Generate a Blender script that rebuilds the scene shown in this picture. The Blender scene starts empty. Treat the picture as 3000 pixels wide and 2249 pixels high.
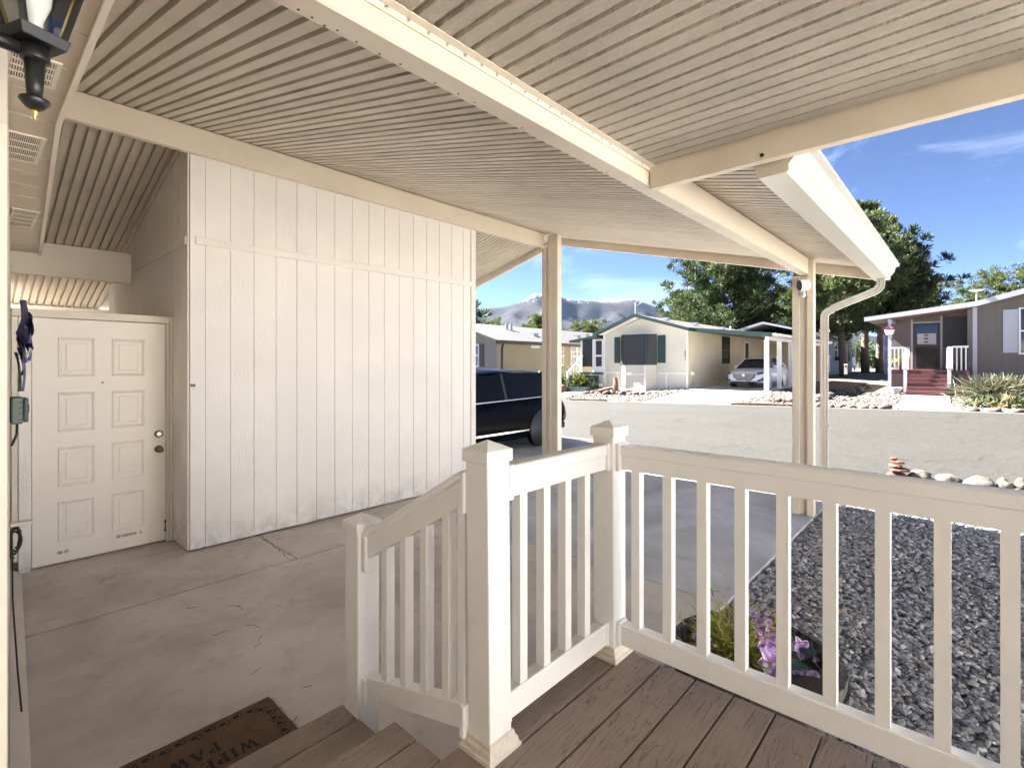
import bpy, bmesh, math, random
from mathutils import Vector, Matrix, noise as mnoise

scene = bpy.context.scene
R = math.radians
rng = random.Random(7)

# ------------------------------------------------------------------ camera, sky, sun, exposure
cam_d = bpy.data.cameras.new('camera')
cam = bpy.data.objects.new('camera', cam_d)
scene.collection.objects.link(cam)
cam.location = (0, 0, 1.65)
cam.rotation_euler = (R(90), 0, R(42.35 - 90))
cam_d.sensor_width = 36
cam_d.lens = 36 * 1470 / 3000
cam_d.shift_y = -58.5 / 3000
cam_d.clip_start = 0.05
cam_d.clip_end = 30000
scene.camera = cam

SUN_EL, SUN_AZ = 43.0, 4.0          # azimuth: degrees from +Y towards -X
to_sun = Vector((-math.sin(R(SUN_AZ)) * math.cos(R(SUN_EL)), math.cos(R(SUN_AZ)) * math.cos(R(SUN_EL)), math.sin(R(SUN_EL))))
sun_d = bpy.data.lights.new('sun', 'SUN')
sun_d.energy = 5.0
sun_d.angle = R(0.53)
sun_d.color = (1.0, 0.972, 0.935)
sun = bpy.data.objects.new('sun', sun_d)
sun.rotation_euler = to_sun.to_track_quat('Z', 'Y').to_euler()
sun.location = to_sun * 60
scene.collection.objects.link(sun)

world = bpy.data.worlds.new('World')
scene.world = world
world.use_nodes = True
wn, wl = world.node_tree.nodes, world.node_tree.links
wn.clear()
w_out = wn.new('ShaderNodeOutputWorld')
w_bg = wn.new('ShaderNodeBackground')
w_bg.inputs['Strength'].default_value = 0.05
w_sky = wn.new('ShaderNodeTexSky')
w_sky.sky_type = 'NISHITA'
w_sky.sun_disc = False
w_sky.sun_elevation = R(SUN_EL)
w_sky.sun_rotation = R(-SUN_AZ)
w_sky.altitude = 2600
w_sky.air_density = 0.2
w_sky.dust_density = 0.0
w_sky.ozone_density = 1.5
w_tc = wn.new('ShaderNodeTexCoord')
w_map = wn.new('ShaderNodeMapping')
w_map.inputs['Rotation'].default_value = (0, 0, R(35))
w_map.inputs['Scale'].default_value = (1.3, 3.2, 7.0)
w_no = wn.new('ShaderNodeTexNoise')
w_no.inputs['Scale'].default_value = 1.7
w_no.inputs['Detail'].default_value = 9
w_no.inputs['Roughness'].default_value = 0.62
w_no.inputs['Distortion'].default_value = 0.6
w_mr = wn.new('ShaderNodeMapRange')
w_mr.inputs['From Min'].default_value = 0.53
w_mr.inputs['From Max'].default_value = 0.85
w_mr.inputs['To Max'].default_value = 0.32
w_mix = wn.new('ShaderNodeMix')
w_mix.data_type = 'RGBA'
w_mix.inputs[7].default_value = (4.0, 4.6, 5.4, 1)
wl.new(w_tc.outputs['Generated'], w_map.inputs['Vector'])
wl.new(w_map.outputs['Vector'], w_no.inputs['Vector'])
wl.new(w_no.outputs['Fac'], w_mr.inputs['Value'])
wl.new(w_mr.outputs['Result'], w_mix.inputs[0])
wl.new(w_sky.outputs['Color'], w_mix.inputs[6])
wl.new(w_mix.outputs[2], w_bg.inputs['Color'])
wl.new(w_bg.outputs['Background'], w_out.inputs['Surface'])

scene.view_settings.view_transform = 'Standard'
scene.view_settings.look = 'None'
scene.view_settings.gamma = 1
scene.view_settings.use_curve_mapping = False
scene.view_settings.exposure = 3.72
scene.render.resolution_x, scene.render.resolution_y = 1024, 767
scene.cycles.max_bounces = 9
scene.cycles.diffuse_bounces = 6
scene.cycles.transmission_bounces = 6
scene.cycles.transparent_max_bounces = 9

# ------------------------------------------------------------------ pixel of the photograph -> point in the place
_f = Vector((math.cos(R(42.35)), math.sin(R(42.35)), 0))
_r = Vector((math.sin(R(42.35)), -math.cos(R(42.35)), 0))
def ray(u, v): return _f + _r * ((u - 1500) / 1470) + Vector((0, 0, (1066 - v) / 1470))
def atx(u, v, x):
    d = ray(u, v); return Vector((0, 0, 1.65)) + d * (x / d.x)
def aty(u, v, y):
    d = ray(u, v); return Vector((0, 0, 1.65)) + d * (y / d.y)
def atz(u, v, z):
    d = ray(u, v); return Vector((0, 0, 1.65)) + d * ((z - 1.65) / d.z)
def atd(u, v, t): return Vector((0, 0, 1.65)) + ray(u, v) * t

# ------------------------------------------------------------------ mesh helpers
COL = scene.collection
ORG = {}
class MB:
    def __init__(s): s.v = []; s.f = []
    def add(s, vs, fs):
        n = len(s.v)
        s.v += [tuple(p) for p in vs]
        s.f += [tuple(i + n for i in f) for f in fs]
        return s
    def box(s, x0, x1, y0, y1, z0, z1):
        return s.add([(x0,y0,z0),(x1,y0,z0),(x1,y1,z0),(x0,y1,z0),(x0,y0,z1),(x1,y0,z1),(x1,y1,z1),(x0,y1,z1)],
                     [(0,3,2,1),(4,5,6,7),(0,1,5,4),(1,2,6,5),(2,3,7,6),(3,0,4,7)])
    def obox(s, c, a, b, d):
        c, a, b, d = Vector(c), Vector(a), Vector(b), Vector(d)
        P = [c-a-b-d, c+a-b-d, c+a+b-d, c-a+b-d, c-a-b+d, c+a-b+d, c+a+b+d, c-a+b+d]
        return s.add(P, [(0,3,2,1),(4,5,6,7),(0,1,5,4),(1,2,6,5),(2,3,7,6),(3,0,4,7)])
    def beam(s, p0, p1, w, h, up=(0,0,1)):
        p0, p1, up = Vector(p0), Vector(p1), Vector(up)
        d = p1 - p0; side = d.cross(up).normalized(); u2 = side.cross(d).normalized()
        return s.obox((p0 + p1) / 2, d / 2, side * (w / 2), u2 * (h / 2))
    def prism(s, pts, axis, a, b):
        n = len(pts)
        def P(p, t):
            return {'x': (t, p[0], p[1]), 'y': (p[0], t, p[1]), 'z': (p[0], p[1], t)}[axis]
        vs = [P(p, a) for p in pts] + [P(p, b) for p in pts]
        fs = [tuple(range(n - 1, -1, -1)), tuple(range(n, 2 * n))] + [(i, (i + 1) % n, (i + 1) % n + n, i + n) for i in range(n)]
        return s.add(vs, fs)
    def tube(s, path, rad, n=8, cap=True):
        path = [Vector(p) for p in path]
        rads = rad if isinstance(rad, (list, tuple)) else [rad] * len(path)
        vs = []; up = None
        for i, p in enumerate(path):
            t = (path[min(i + 1, len(path) - 1)] - path[max(i - 1, 0)]).normalized()
            if up is None:
                up = t.orthogonal().normalized()
            a = (up - t * up.dot(t)).normalized(); up = a; b = t.cross(a)
            for k in range(n):
                an = 2 * math.pi * k / n
                vs.append(p + (a * math.cos(an) + b * math.sin(an)) * rads[i])
        fs = [(i*n+k, i*n+(k+1) % n, (i+1)*n+(k+1) % n, (i+1)*n+k) for i in range(len(path) - 1) for k in range(n)]
        if cap: fs += [tuple(range(n - 1, -1, -1)), tuple(range((len(path) - 1) * n, len(path) * n))]
        return s.add(vs, fs)
    def sweep(s, path, prof, up=(0,0,1), cap=True):
        """prof: closed 2D loop (side, up) carried along path with mitred corners"""
        path = [Vector(p) for p in path]; up = Vector(up); n = len(prof); vs = []
        for i, p in enumerate(path):
            t = (path[min(i + 1, len(path) - 1)] - path[max(i - 1, 0)]).normalized()
            sd = t.cross(up).normalized(); u2 = sd.cross(t).normalized()
            vs += [p + sd * a + u2 * b for a, b in prof]
        fs = [(i*n+k, i*n+(k+1) % n, (i+1)*n+(k+1) % n, (i+1)*n+k) for i in range(len(path) - 1) for k in range(n)]
        if cap: fs += [tuple(range(n - 1, -1, -1)), tuple(range((len(path) - 1) * n, len(path) * n))]
        return s.add(vs, fs)
    def lathe(s, prof, c, n=20, axis='z'):
        c = Vector(c); vs = []
        for r_, h in prof:
            for k in range(n):
                a = 2 * math.pi * k / n; x, y = r_ * math.cos(a), r_ * math.sin(a)
                vs.append(c + (Vector((x, y, h)) if axis == 'z' else Vector((h, x, y)) if axis == 'x' else Vector((x, h, y))))
        m = len(prof)
        fs = [(i*n+k, i*n+(k+1) % n, (i+1)*n+(k+1) % n, (i+1)*n+k) for i in range(m - 1) for k in range(n)]
        fs += [tuple(range(n - 1, -1, -1)), tuple(range((m - 1) * n, m * n))]
        return s.add(vs, fs)
    def rock(s, c, rx, ry, rz, seed, sub=2, rough=0.28, rot=0):
        bm = bmesh.new(); bmesh.ops.create_icosphere(bm, subdivisions=sub, radius=1)
        o = Vector((seed * 7.31, seed * 3.17, seed * 1.93)); cr, sr = math.cos(rot), math.sin(rot); vs = []
        for v in bm.verts:
            k = 1 + rough * (mnoise.noise(v.co * 1.1 + o) * 1.4 + 0.5 * mnoise.noise(v.co * 2.6 + o))
            q = v.co * k; x, y, z = q.x * rx, q.y * ry, max(q.z, -0.55) * rz
            vs.append((c[0] + x * cr - y * sr, c[1] + x * sr + y * cr, c[2] + z))
        fs = [tuple(v.index for v in f.verts) for f in bm.faces]
        bm.free()
        return s.add(vs, fs)
    def mesh(s, name, origin=(0,0,0), mat=None, smooth=False, fix=True):
        o = Vector(origin)
        me = bpy.data.meshes.new(name)
        me.from_pydata([Vector(p) - o for p in s.v], [], s.f)
        if fix:
            bm = bmesh.new(); bm.from_mesh(me); bmesh.ops.recalc_face_normals(bm, faces=bm.faces); bm.to_mesh(me); bm.free()
        if mat: me.materials.append(mat)
        if smooth: me.polygons.foreach_set('use_smooth', [True] * len(me.polygons))
        me.update()
        return me
    def build(s, name, mat, parent=None, smooth=False, bevel=0, origin=None, fix=True, seg=2):
        if origin is None:
            if parent is not None: origin = ORG[parent.name]
            else:
                xs, ys, zs = zip(*s.v); origin = Vector(((min(xs)+max(xs))/2, (min(ys)+max(ys))/2, min(zs)))
        origin = Vector(origin)
        return link(name, s.mesh(name, origin, mat, smooth, fix), parent, origin, bevel, seg)
def link(name, me, parent, origin, bevel=0, seg=2):
    ob = bpy.data.objects.new(name, me); COL.objects.link(ob)
    origin = Vector(origin); ORG[ob.name] = origin
    if parent is not None:
        ob.parent = parent; ob.location = origin - ORG[parent.name]
    else: ob.location = origin
    if bevel:
        m = ob.modifiers.new('bevel', 'BEVEL'); m.width = bevel; m.segments = seg; m.limit_method = 'ANGLE'; m.angle_limit = R(40); m.harden_normals = False
    return ob
def empty(name, loc, label=None, cat=None, group=None):
    ob = bpy.data.objects.new(name, None); COL.objects.link(ob); ob.empty_display_size = 0.1
    ob.location = loc; ORG[ob.name] = Vector(loc)
    return tag(ob, label, cat, group)
def tag(ob, label=None, cat=None, group=None, kind=None):
    if label: ob['label'] = label
    if cat: ob['category'] = cat
    if group: ob['group'] = group
    if kind: ob['kind'] = kind
    return ob
def B(name, mat, parent, x0, x1, y0, y1, z0, z1, bevel=0): return MB().box(x0, x1, y0, y1, z0, z1).build(name, mat, parent, bevel=bevel)
def copy_tree(o, delta, parent=None):
    c = o.copy(); COL.objects.link(c); c.parent = parent
    ORG[c.name] = ORG[o.name] + Vector(delta)
    if parent is None: c.location = Vector(o.location) + Vector(delta)
    for ch in [q for q in o.children]: copy_tree(ch, delta, c)
    return c
def lerp(a, b, t): return a + (b - a) * t

# ------------------------------------------------------------------ materials
def newmat(name):
    m = bpy.data.materials.new(name); m.use_nodes = True
    nt = m.node_tree; nt.nodes.clear()
    out = nt.nodes.new('ShaderNodeOutputMaterial'); bs = nt.nodes.new('ShaderNodeBsdfPrincipled')
    nt.links.new(bs.outputs[0], out.inputs['Surface'])
    return m, nt, bs
class NT:
    def __init__(s, nt): s.nt = nt
    def n(s, t, **k):
        nd = s.nt.nodes.new(t)
        for a, b in k.items():
            if a in nd.inputs: nd.inputs[a].default_value = b
            else: setattr(nd, a, b)
        return nd
    def l(s, a, b): s.nt.links.new(a, b)
    def pos(s, scale=(1,1,1), rot=(0,0,0)):
        g = s.n('ShaderNodeNewGeometry'); oi = s.n('ShaderNodeObjectInfo')
        mp = s.n('ShaderNodeMapping'); mp.inputs['Scale'].default_value = scale; mp.inputs['Rotation'].default_value = rot
        s.l(g.outputs['Position'], mp.inputs['Vector'])
        return mp.outputs['Vector'], oi.outputs['Random']
    def noise(s, vec, scale, detail=5, rough=0.55, dist=0):
        nd = s.n('ShaderNodeTexNoise', Scale=scale, Detail=detail, Roughness=rough, Distortion=dist); s.l(vec, nd.inputs['Vector']); return nd.outputs['Fac']
    def rng(s, val, a, b, c=0.0, d=1.0):
        m = s.n('ShaderNodeMapRange'); m.inputs['From Min'].default_value = a; m.inputs['From Max'].default_value = b
        m.inputs['To Min'].default_value = c; m.inputs['To Max'].default_value = d; s.l(val, m.inputs['Value']); return m.outputs['Result']
    def mix(s, fac, a, b, mode='MIX'):
        m = s.n('ShaderNodeMix', data_type='RGBA', blend_type=mode)
        for i, x in ((0, fac), (6, a), (7, b)):
            if hasattr(x, 'links'): s.l(x, m.inputs[i])
            elif i == 0: m.inputs[i].default_value = x
            else: m.inputs[i].default_value = (*x, 1) if len(x) == 3 else x
        return m.outputs[2]
    def math(s, op, a, b=0.0):
        m = s.n('ShaderNodeMath', operation=op)
        for i, x in enumerate((a, b)):
            if hasattr(x, 'links'): s.l(x, m.inputs[i])
            else: m.inputs[i].default_value = x
        return m.outputs[0]
    def bump(s, h, strength, dist=0.01, prev=None):
        b = s.n('ShaderNodeBump'); b.inputs['Strength'].default_value = strength; b.inputs['Distance'].default_value = dist
        s.l(h, b.inputs['Height'])
        if prev is not None: s.l(prev, b.inputs['Normal'])
        return b.outputs['Normal']
def mul(c, k): return tuple(min(1, x * k) for x in c)
def plain(name, c, rough=0.55, var=0.08, vs=3.0, bump=0.0, bs=60, bd=0.004, stretch=(1,1,1), rand=0.0, metal=0.0, spec=0.5, dirt=0.0, dirtc=(0.2,0.16,0.11), ds=2.5, coat=0.0):
    m, nt, b = newmat(name); N = NT(nt)
    v, rnd = N.pos(stretch)
    f = N.noise(v, vs)
    col = N.mix(N.rng(f, 0.3, 0.7), mul(c, 1 - var), mul(c, 1 + var))
    if rand:
        k = N.rng(rnd, 0, 1, 1 - rand, 1 + rand); cc = N.n('ShaderNodeCombineColor')
        for i in range(3): N.l(k, cc.inputs[i])
        col = N.mix(1.0, col, cc.outputs[0], 'MULTIPLY')
    if dirt:
        d = N.rng(N.noise(v, ds, 8, 0.65, 0.4), 0.5, 0.78, 0, dirt); col = N.mix(d, col, dirtc)
    N.l(col, b.inputs['Base Color'])
    b.inputs['Roughness'].default_value = rough; b.inputs['Metallic'].default_value = metal
    b.inputs['Specular IOR Level'].default_value = spec; b.inputs['Coat Weight'].default_value = coat
    if bump: N.l(N.bump(N.noise(v, bs, 4, 0.6), bump, bd), b.inputs['Normal'])
    return m
M = {}
M['almond'] = plain('almond_painted_metal', (0.62, 0.55, 0.455), 0.5, 0.06, 2.0, 0.15, 9, 0.01, rand=0.05, dirt=0.24, ds=1.6)
M['beam'] = plain('cream_beam_paint', (0.72, 0.635, 0.51), 0.5, 0.05, 3.0, 0.12, 25, 0.003, stretch=(0.4, 1, 1), dirt=0.14, ds=3.5)
M['cream'] = plain('cream_gutter_enamel', (0.50, 0.48, 0.43), 0.32, 0.03, 2.0, dirt=0.10, ds=5)
M['trim'] = plain('cream_trim_paint', (0.70, 0.63, 0.53), 0.55, 0.05, 4.0, 0.1, 40)
M['pvc'] = plain('white_vinyl', (0.86, 0.852, 0.83), 0.42, 0.03, 2.5, 0.05, 22, dirt=0.10, ds=7, dirtc=(0.46, 0.40, 0.32))
M['pvc_dirty'] = plain('soiled_white_vinyl', (0.70, 0.64, 0.55), 0.5, 0.06, 20, 0.15, 60, dirt=0.55, ds=16, dirtc=(0.34, 0.26, 0.18))
M['black'] = plain('black_painted_metal', (0.012, 0.012, 0.012), 0.35, 0.1, 20, 0.1, 200, 0.001)
M['blackplastic'] = plain('black_plastic', (0.015, 0.015, 0.016), 0.5, 0.1)
M['brass'] = plain('brass', (0.62, 0.46, 0.18), 0.25, 0.05, metal=1.0)
M['oldbrass'] = plain('tarnished_brass', (0.22, 0.15, 0.07), 0.35, 0.15, 40, metal=1.0)
M['steel'] = plain('galvanised_steel', (0.55, 0.55, 0.54), 0.35, 0.08, metal=1.0)
M['white'] = plain('white_paint', (0.78, 0.76, 0.72), 0.5, 0.03, 3)
M['whiteglossy'] = plain('white_plastic', (0.80, 0.80, 0.78), 0.25, 0.02)
M['green_plastic'] = plain('green_plastic', (0.07, 0.105, 0.085), 0.4, 0.08)
M['purple_metal'] = plain('purple_painted_metal', (0.10, 0.09, 0.22), 0.45, 0.25, 18)
M['bulb'] = plain('frosted_bulb', (0.75, 0.75, 0.72), 0.25, 0.02)

def glass(name, tint=(1, 1, 1), rough=0.02):
    m = bpy.data.materials.new(name); m.use_nodes = True; nt = m.node_tree; nt.nodes.clear(); N = NT(nt)
    out = N.n('ShaderNodeOutputMaterial'); tr = N.n('ShaderNodeBsdfTransparent'); gl = N.n('ShaderNodeBsdfGlossy', Roughness=rough)
    tr.inputs['Color'].default_value = (*tint, 1); fr = N.n('ShaderNodeFresnel', IOR=1.5); mx = N.n('ShaderNodeMixShader')
    N.l(fr.outputs[0], mx.inputs[0]); N.l(tr.outputs[0], mx.inputs[1]); N.l(gl.outputs[0], mx.inputs[2]); N.l(mx.outputs[0], out.inputs['Surface'])
    return m
M['glass'] = glass('clear_glass', (0.93, 0.95, 0.94))
def dark_glass(name, c=(0.012, 0.014, 0.017)):
    m, nt, b = newmat(name); b.inputs['Base Color'].default_value = (*c, 1); b.inputs['Roughness'].default_value = 0.06
    b.inputs['Specular IOR Level'].default_value = 0.6
    return m
M['darkglass'] = dark_glass('dark_window_glass')
M['carglass'] = dark_glass('tinted_car_glass', (0.006, 0.007, 0.008)); M['carglass'].node_tree.nodes['Principled BSDF'].inputs['Specular IOR Level'].default_value = 0.06
M['screen'] = plain('dark_window_screen', (0.028, 0.028, 0.03), 0.6, 0.1, 3)

def siding_mat(name, c, grain=0.5):
    m, nt, b = newmat(name); N = NT(nt)
    v, rnd = N.pos((1, 1, 1)); g = N.n('ShaderNodeNewGeometry')
    off = N.n('ShaderNodeVectorMath', operation='MULTIPLY_ADD'); cmb = N.n('ShaderNodeCombineXYZ')
    N.l(rnd, cmb.inputs[2]); cmb.inputs[0].default_value = 0
    mp = N.n('ShaderNodeMapping'); mp.inputs['Scale'].default_value = (9, 9, 1.1)
    sc = N.n('ShaderNodeVectorMath', operation='SCALE'); sc.inputs['Scale'].default_value = 13.0
    N.l(cmb.outputs[0], sc.inputs[0]); ad = N.n('ShaderNodeVectorMath', operation='ADD'); N.l(v, ad.inputs[0]); N.l(sc.outputs[0], ad.inputs[1])
    N.l(ad.outputs[0], mp.inputs['Vector'])
    w = N.noise(mp.outputs[0], 1.6, 3, 0.5, 1.6)
    rings = N.math('SINE', N.math('MULTIPLY', w, 46.0))
    mask = N.rng(N.noise(ad.outputs[0], 2.3, 2), 0.5, 0.66)
    fine = N.noise(mp.outputs[0], 14, 5, 0.7)
    h = N.math('ADD', N.math('MULTIPLY', rings, N.math('MULTIPLY', mask, 0.5)), N.math('MULTIPLY', fine, 0.6))
    col = N.mix(N.rng(N.noise(v, 1.6, 6), 0.35, 0.7), mul(c, 0.95), mul(c, 1.03))
    dk = N.rng(N.noise(v, 5, 8, 0.7), 0.66, 0.85, 0, 0.15); col = N.mix(dk, col, mul(c, 0.6))
    sz = N.n('ShaderNodeSeparateXYZ'); N.l(v, sz.inputs[0])
    spl = N.math('MULTIPLY', N.rng(sz.outputs[2], 0.02, 0.32, 0.75, 0), N.rng(N.noise(v, 7, 6, 0.7, 0.5), 0.38, 0.62)); col = N.mix(spl, col, mul(c, 0.55))
    N.l(col, b.inputs['Base Color']); b.inputs['Roughness'].default_value = 0.6
    N.l(N.bump(h, grain, 0.003), b.inputs['Normal'])
    return m
M['siding'] = siding_mat('painted_grooved_siding', (0.81, 0.77, 0.715), 0.4)
M['rough_trim'] = siding_mat('rough_sawn_painted_trim', (0.80, 0.76, 0.70), 0.8)

def concrete_mat(name, c, stain=0.5):
    m, nt, b = newmat(name); N = NT(nt); v, rnd = N.pos()
    a = N.noise(v, 1.1, 8, 0.6, 0.5); a2 = N.noise(v, 6, 8, 0.65, 0.3); a3 = N.noise(v, 60, 4, 0.6)
    col = N.mix(N.rng(a, 0.35, 0.65), mul(c, 0.74), mul(c, 1.15))
    col = N.mix(N.rng(a2, 0.52, 0.74, 0, stain), col, mul(c, 0.5))
    col = N.mix(N.rng(a2, 0.22, 0.4, 0.35, 0), col, mul(c, 1.3))
    col = N.mix(N.rng(a3, 0.3, 0.7, 0, 0.22), col, mul(c, 0.72))
    vo = N.n('ShaderNodeTexVoronoi', Scale=2.6, feature='F1'); N.l(v, vo.inputs['Vector'])
    spot = N.rng(vo.outputs['Distance'], 0.03, 0.075, 0.55, 0); msk = N.rng(N.noise(v, 0.9, 2), 0.52, 0.6)
    col = N.mix(N.math('MULTIPLY', spot, msk), col, mul(c, 0.28))
    N.l(col, b.inputs['Base Color']); b.inputs['Roughness'].default_value = 0.78; b.inputs['Specular IOR Level'].default_value = 0.3
    N.l(N.bump(a3, 0.12, 0.003), b.inputs['Normal'])
    return m
M['concrete'] = concrete_mat('stained_carport_concrete', (0.58, 0.525, 0.475))
M['concrete2'] = concrete_mat('pale_driveway_concrete', (0.58, 0.55, 0.50), 0.12)
M['concrete_skylit'] = concrete_mat('sky_tinted_concrete', (0.54, 0.545, 0.56), 0.3)  # bluish skylight on the slab is mixed into the base colour
M['joint'] = plain('dark_joint_filler', (0.05, 0.045, 0.04), 0.9, 0.2, 30)

def deck_mat():
    m, nt, b = newmat('brown_composite_decking'); N = NT(nt); v, rnd = N.pos()
    c = (0.285, 0.215, 0.17)
    cmb = N.n('ShaderNodeCombineXYZ'); N.l(N.math('MULTIPLY', rnd, 31.0), cmb.inputs[0]); N.l(N.math('MULTIPLY', rnd, 17.0), cmb.inputs[1])
    ad = N.n('ShaderNodeVectorMath', operation='ADD'); N.l(v, ad.inputs[0]); N.l(cmb.outputs[0], ad.inputs[1])
    mp = N.n('ShaderNodeMapping'); mp.inputs['Scale'].default_value = (1.7, 15, 15); N.l(ad.outputs[0], mp.inputs['Vector'])
    w = N.noise(mp.outputs[0], 1.0, 3, 0.5, 0.9)
    rings = N.math('POWER', N.math('ABSOLUTE', N.math('SINE', N.math('MULTIPLY', w, 30.0))), 0.35)
    line = N.rng(rings, 0.25, 0.75, 0.75, 0)
    msk = N.rng(N.noise(ad.outputs[0], 3.0, 3), 0.32, 0.52)
    line = N.math('MULTIPLY', line, msk)
    mp2 = N.n('ShaderNodeMapping'); mp2.inputs['Scale'].default_value = (6, 120, 120); N.l(ad.outputs[0], mp2.inputs['Vector'])
    fine = N.noise(mp2.outputs[0], 1.0, 4, 0.6)
    k = N.rng(rnd, 0, 1, 0.88, 1.12)
    col = N.mix(N.rng(N.noise(ad.outputs[0], 4, 6, 0.6), 0.3, 0.7), mul(c, 0.85), mul(c, 1.2))
    col = N.mix(N.rng(fine, 0.35, 0.7, 0, 0.45), col, mul(c, 0.6))
    col = N.mix(line, col, mul(c, 0.30))
    col = N.mix(N.rng(N.noise(v, 9, 6, 0.7), 0.6, 0.8, 0, 0.3), col, (0.23, 0.20, 0.17))
    N.l(col, b.inputs['Base Color']); b.inputs['Roughness'].default_value = 0.62
    h = N.math('ADD', N.math('MULTIPLY', line, -0.8), N.math('MULTIPLY', fine, 0.5))
    N.l(N.bump(h, 0.5, 0.002), b.inputs['Normal'])
    return m
M['deck'] = deck_mat()
# ------------------------------------------------------------------ terrain height
def g(X, Y):
    e = 0.356 - 0.026 * max(-12, min(26, Y))
    if X <= 9.0: return 0.0
    if X <= 18.5: return e * (X - 9.0) / 9.5
    h = 0.30 if Y >= 12 else lerp(0.47, 0.30, (Y - 10) / 2) if Y > 10 else 0.47 if Y > 6 else lerp(0.31, 0.47, max(0, (Y - 3)) / 3)
    if X <= 23.5: return lerp(e, h, (X - 18.5) / 5)
    if X <= 60: return h + (X - 23.5) * 0.0135
    return min(1.2, h + 36.5 * 0.0135 + (X - 60) * 0.002)
def sheet(name, xs, ys, mat, dz=0.0, kind='structure'):
    vs = [(x, y, g(x, y) + dz) for x in xs for y in ys]; n = len(ys)
    fs = [(i*n+j, (i+1)*n+j, (i+1)*n+j+1, i*n+j+1) for i in range(len(xs) - 1) for j in range(n - 1)]
    mb = MB(); mb.add(vs, fs)
    return tag(mb.build(name, mat, fix=False), kind=kind)
def span(a, b, n): return [lerp(a, b, i / n) for i in range(n + 1)]

def gravel_mat(name, c1, c2, scale, bump=0.8):
    m, nt, b = newmat(name); N = NT(nt); v, rnd = N.pos()
    vo = N.n('ShaderNodeTexVoronoi', Scale=scale, feature='F1'); N.l(v, vo.inputs['Vector'])
    cr = N.n('ShaderNodeSeparateColor'); N.l(vo.outputs['Color'], cr.inputs[0])
    col = N.mix(cr.outputs[0], c1, c2)
    col = N.mix(N.rng(vo.outputs['Distance'], 0.35, 0.75, 0, 0.7), col, mul(c1, 0.25))
    col = N.mix(N.rng(N.noise(v, 0.5, 5), 0.4, 0.7, 0, 0.25), col, mul(c1, 0.8))
    N.l(col, b.inputs['Base Color']); b.inputs['Roughness'].default_value = 0.85
    hh = N.math('MULTIPLY', vo.outputs['Distance'], -1.0)
    N.l(N.bump(hh, bump, 0.03), b.inputs['Normal'])
    return m
M['yard'] = gravel_mat('cream_yard_gravel', (0.075, 0.064, 0.053), (0.125, 0.112, 0.096), 14)
M['nearlot'] = gravel_mat('reflector_lot_gravel', (0.66, 0.63, 0.58), (0.80, 0.78, 0.74), 14)  # whitened so the unseen lot bounces sun under the roofs
M['yard2'] = gravel_mat('tan_lot_gravel', (0.13, 0.11, 0.09), (0.20, 0.175, 0.145), 9)
M['bed'] = plain('dark_gravel_bed', (0.16, 0.158, 0.16), 0.9, 0.3, 40, 0.5, 60, 0.01)
def asphalt():
    m, nt, b = newmat('aged_asphalt'); N = NT(nt); v, rnd = N.pos(); c = (0.0325, 0.031, 0.0268)
    col = N.mix(N.rng(N.noise(v, 0.3, 6, 0.6), 0.35, 0.65), mul(c, 0.84), mul(c, 1.14))
    mp = N.n('ShaderNodeMapping'); mp.inputs['Scale'].default_value = (1.1, 0.07, 1); N.l(v, mp.inputs['Vector'])
    col = N.mix(N.rng(N.noise(mp.outputs[0], 1, 4), 0.5, 0.7, 0, 0.35), col, mul(c, 1.28))
    col = N.mix(N.rng(N.noise(v, 5, 6, 0.8), 0.40, 0.60, 0.0, 0.5), col, mul(c, 0.7))
    col = N.mix(N.rng(N.noise(v, 13, 4, 0.8), 0.46, 0.60, 0, 0.6), col, mul(c, 1.5))
    col = N.mix(N.rng(N.noise(v, 30, 3, 0.8), 0.46, 0.62, 0, 0.6), col, mul(c, 0.55))
    wp = N.n('ShaderNodeVectorMath', operation='ADD'); nz = N.n('ShaderNodeTexNoise', Scale=1.2, Detail=4.0); N.l(v, nz.inputs['Vector']); N.l(v, wp.inputs[0]); N.l(nz.outputs['Color'], wp.inputs[1])
    vo = N.n('ShaderNodeTexVoronoi', Scale=0.23, feature='DISTANCE_TO_EDGE'); N.l(wp.outputs[0], vo.inputs['Vector'])
    crk = N.math('MULTIPLY', N.rng(vo.outputs['Distance'], 0.002, 0.007, 0.75, 0), N.rng(N.noise(v, 0.5, 3), 0.45, 0.6))
    col = N.mix(crk, col, mul(c, 0.35))
    N.l(col, b.inputs['Base Color']); b.inputs['Roughness'].default_value = 0.85; b.inputs['Specular IOR Level'].default_value = 0.25
    N.l(N.bump(N.noise(v, 22, 5, 0.8), 0.7, 0.02), b.inputs['Normal'])
    return m
M['asphalt'] = asphalt()

# ------------------------------------------------------------------ the ground and the street
XS = [-6000, -1500, -300, -60, -12, -6, 0, 3, 6, 7.2, 9.05, 12, 15, 18.5, 21, 23.5, 27, 30, 36, 45, 60, 90, 150, 400, 1500, 9000]
YS = [-6000, -1500, -300, -90, -40, -20, -12, -8, -4, 0, 3, 6, 8, 10, 12, 15, 18, 22, 26, 40, 60, 120, 400, 1500, 9000]
sheet('ground', XS, YS, M['yard2'], -0.06)
sheet('street', span(9.05, 18.5, 10), [-60, -30, -20] + span(-12, 26, 19) + [40, 80], M['asphalt'], 0.0)
sheet('yard_gravel', span(18.55, 27, 7), span(9.72, 14.55, 5), M['yard'], -0.012)
sheet('yard_gravel', span(18.55, 27, 7), span(16.0, 24, 5), M['yard'], -0.012)
sheet('yard_gravel', span(18.55, 27.5, 7), span(1.6, 6.27, 6), M['yard'], -0.012)
M['dirt'] = plain('shade_toned_soil', (0.085, 0.06, 0.045), .95, .3, 3, .6, 20, .03)  # soil colour made dark to carry the ditch's shade
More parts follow.
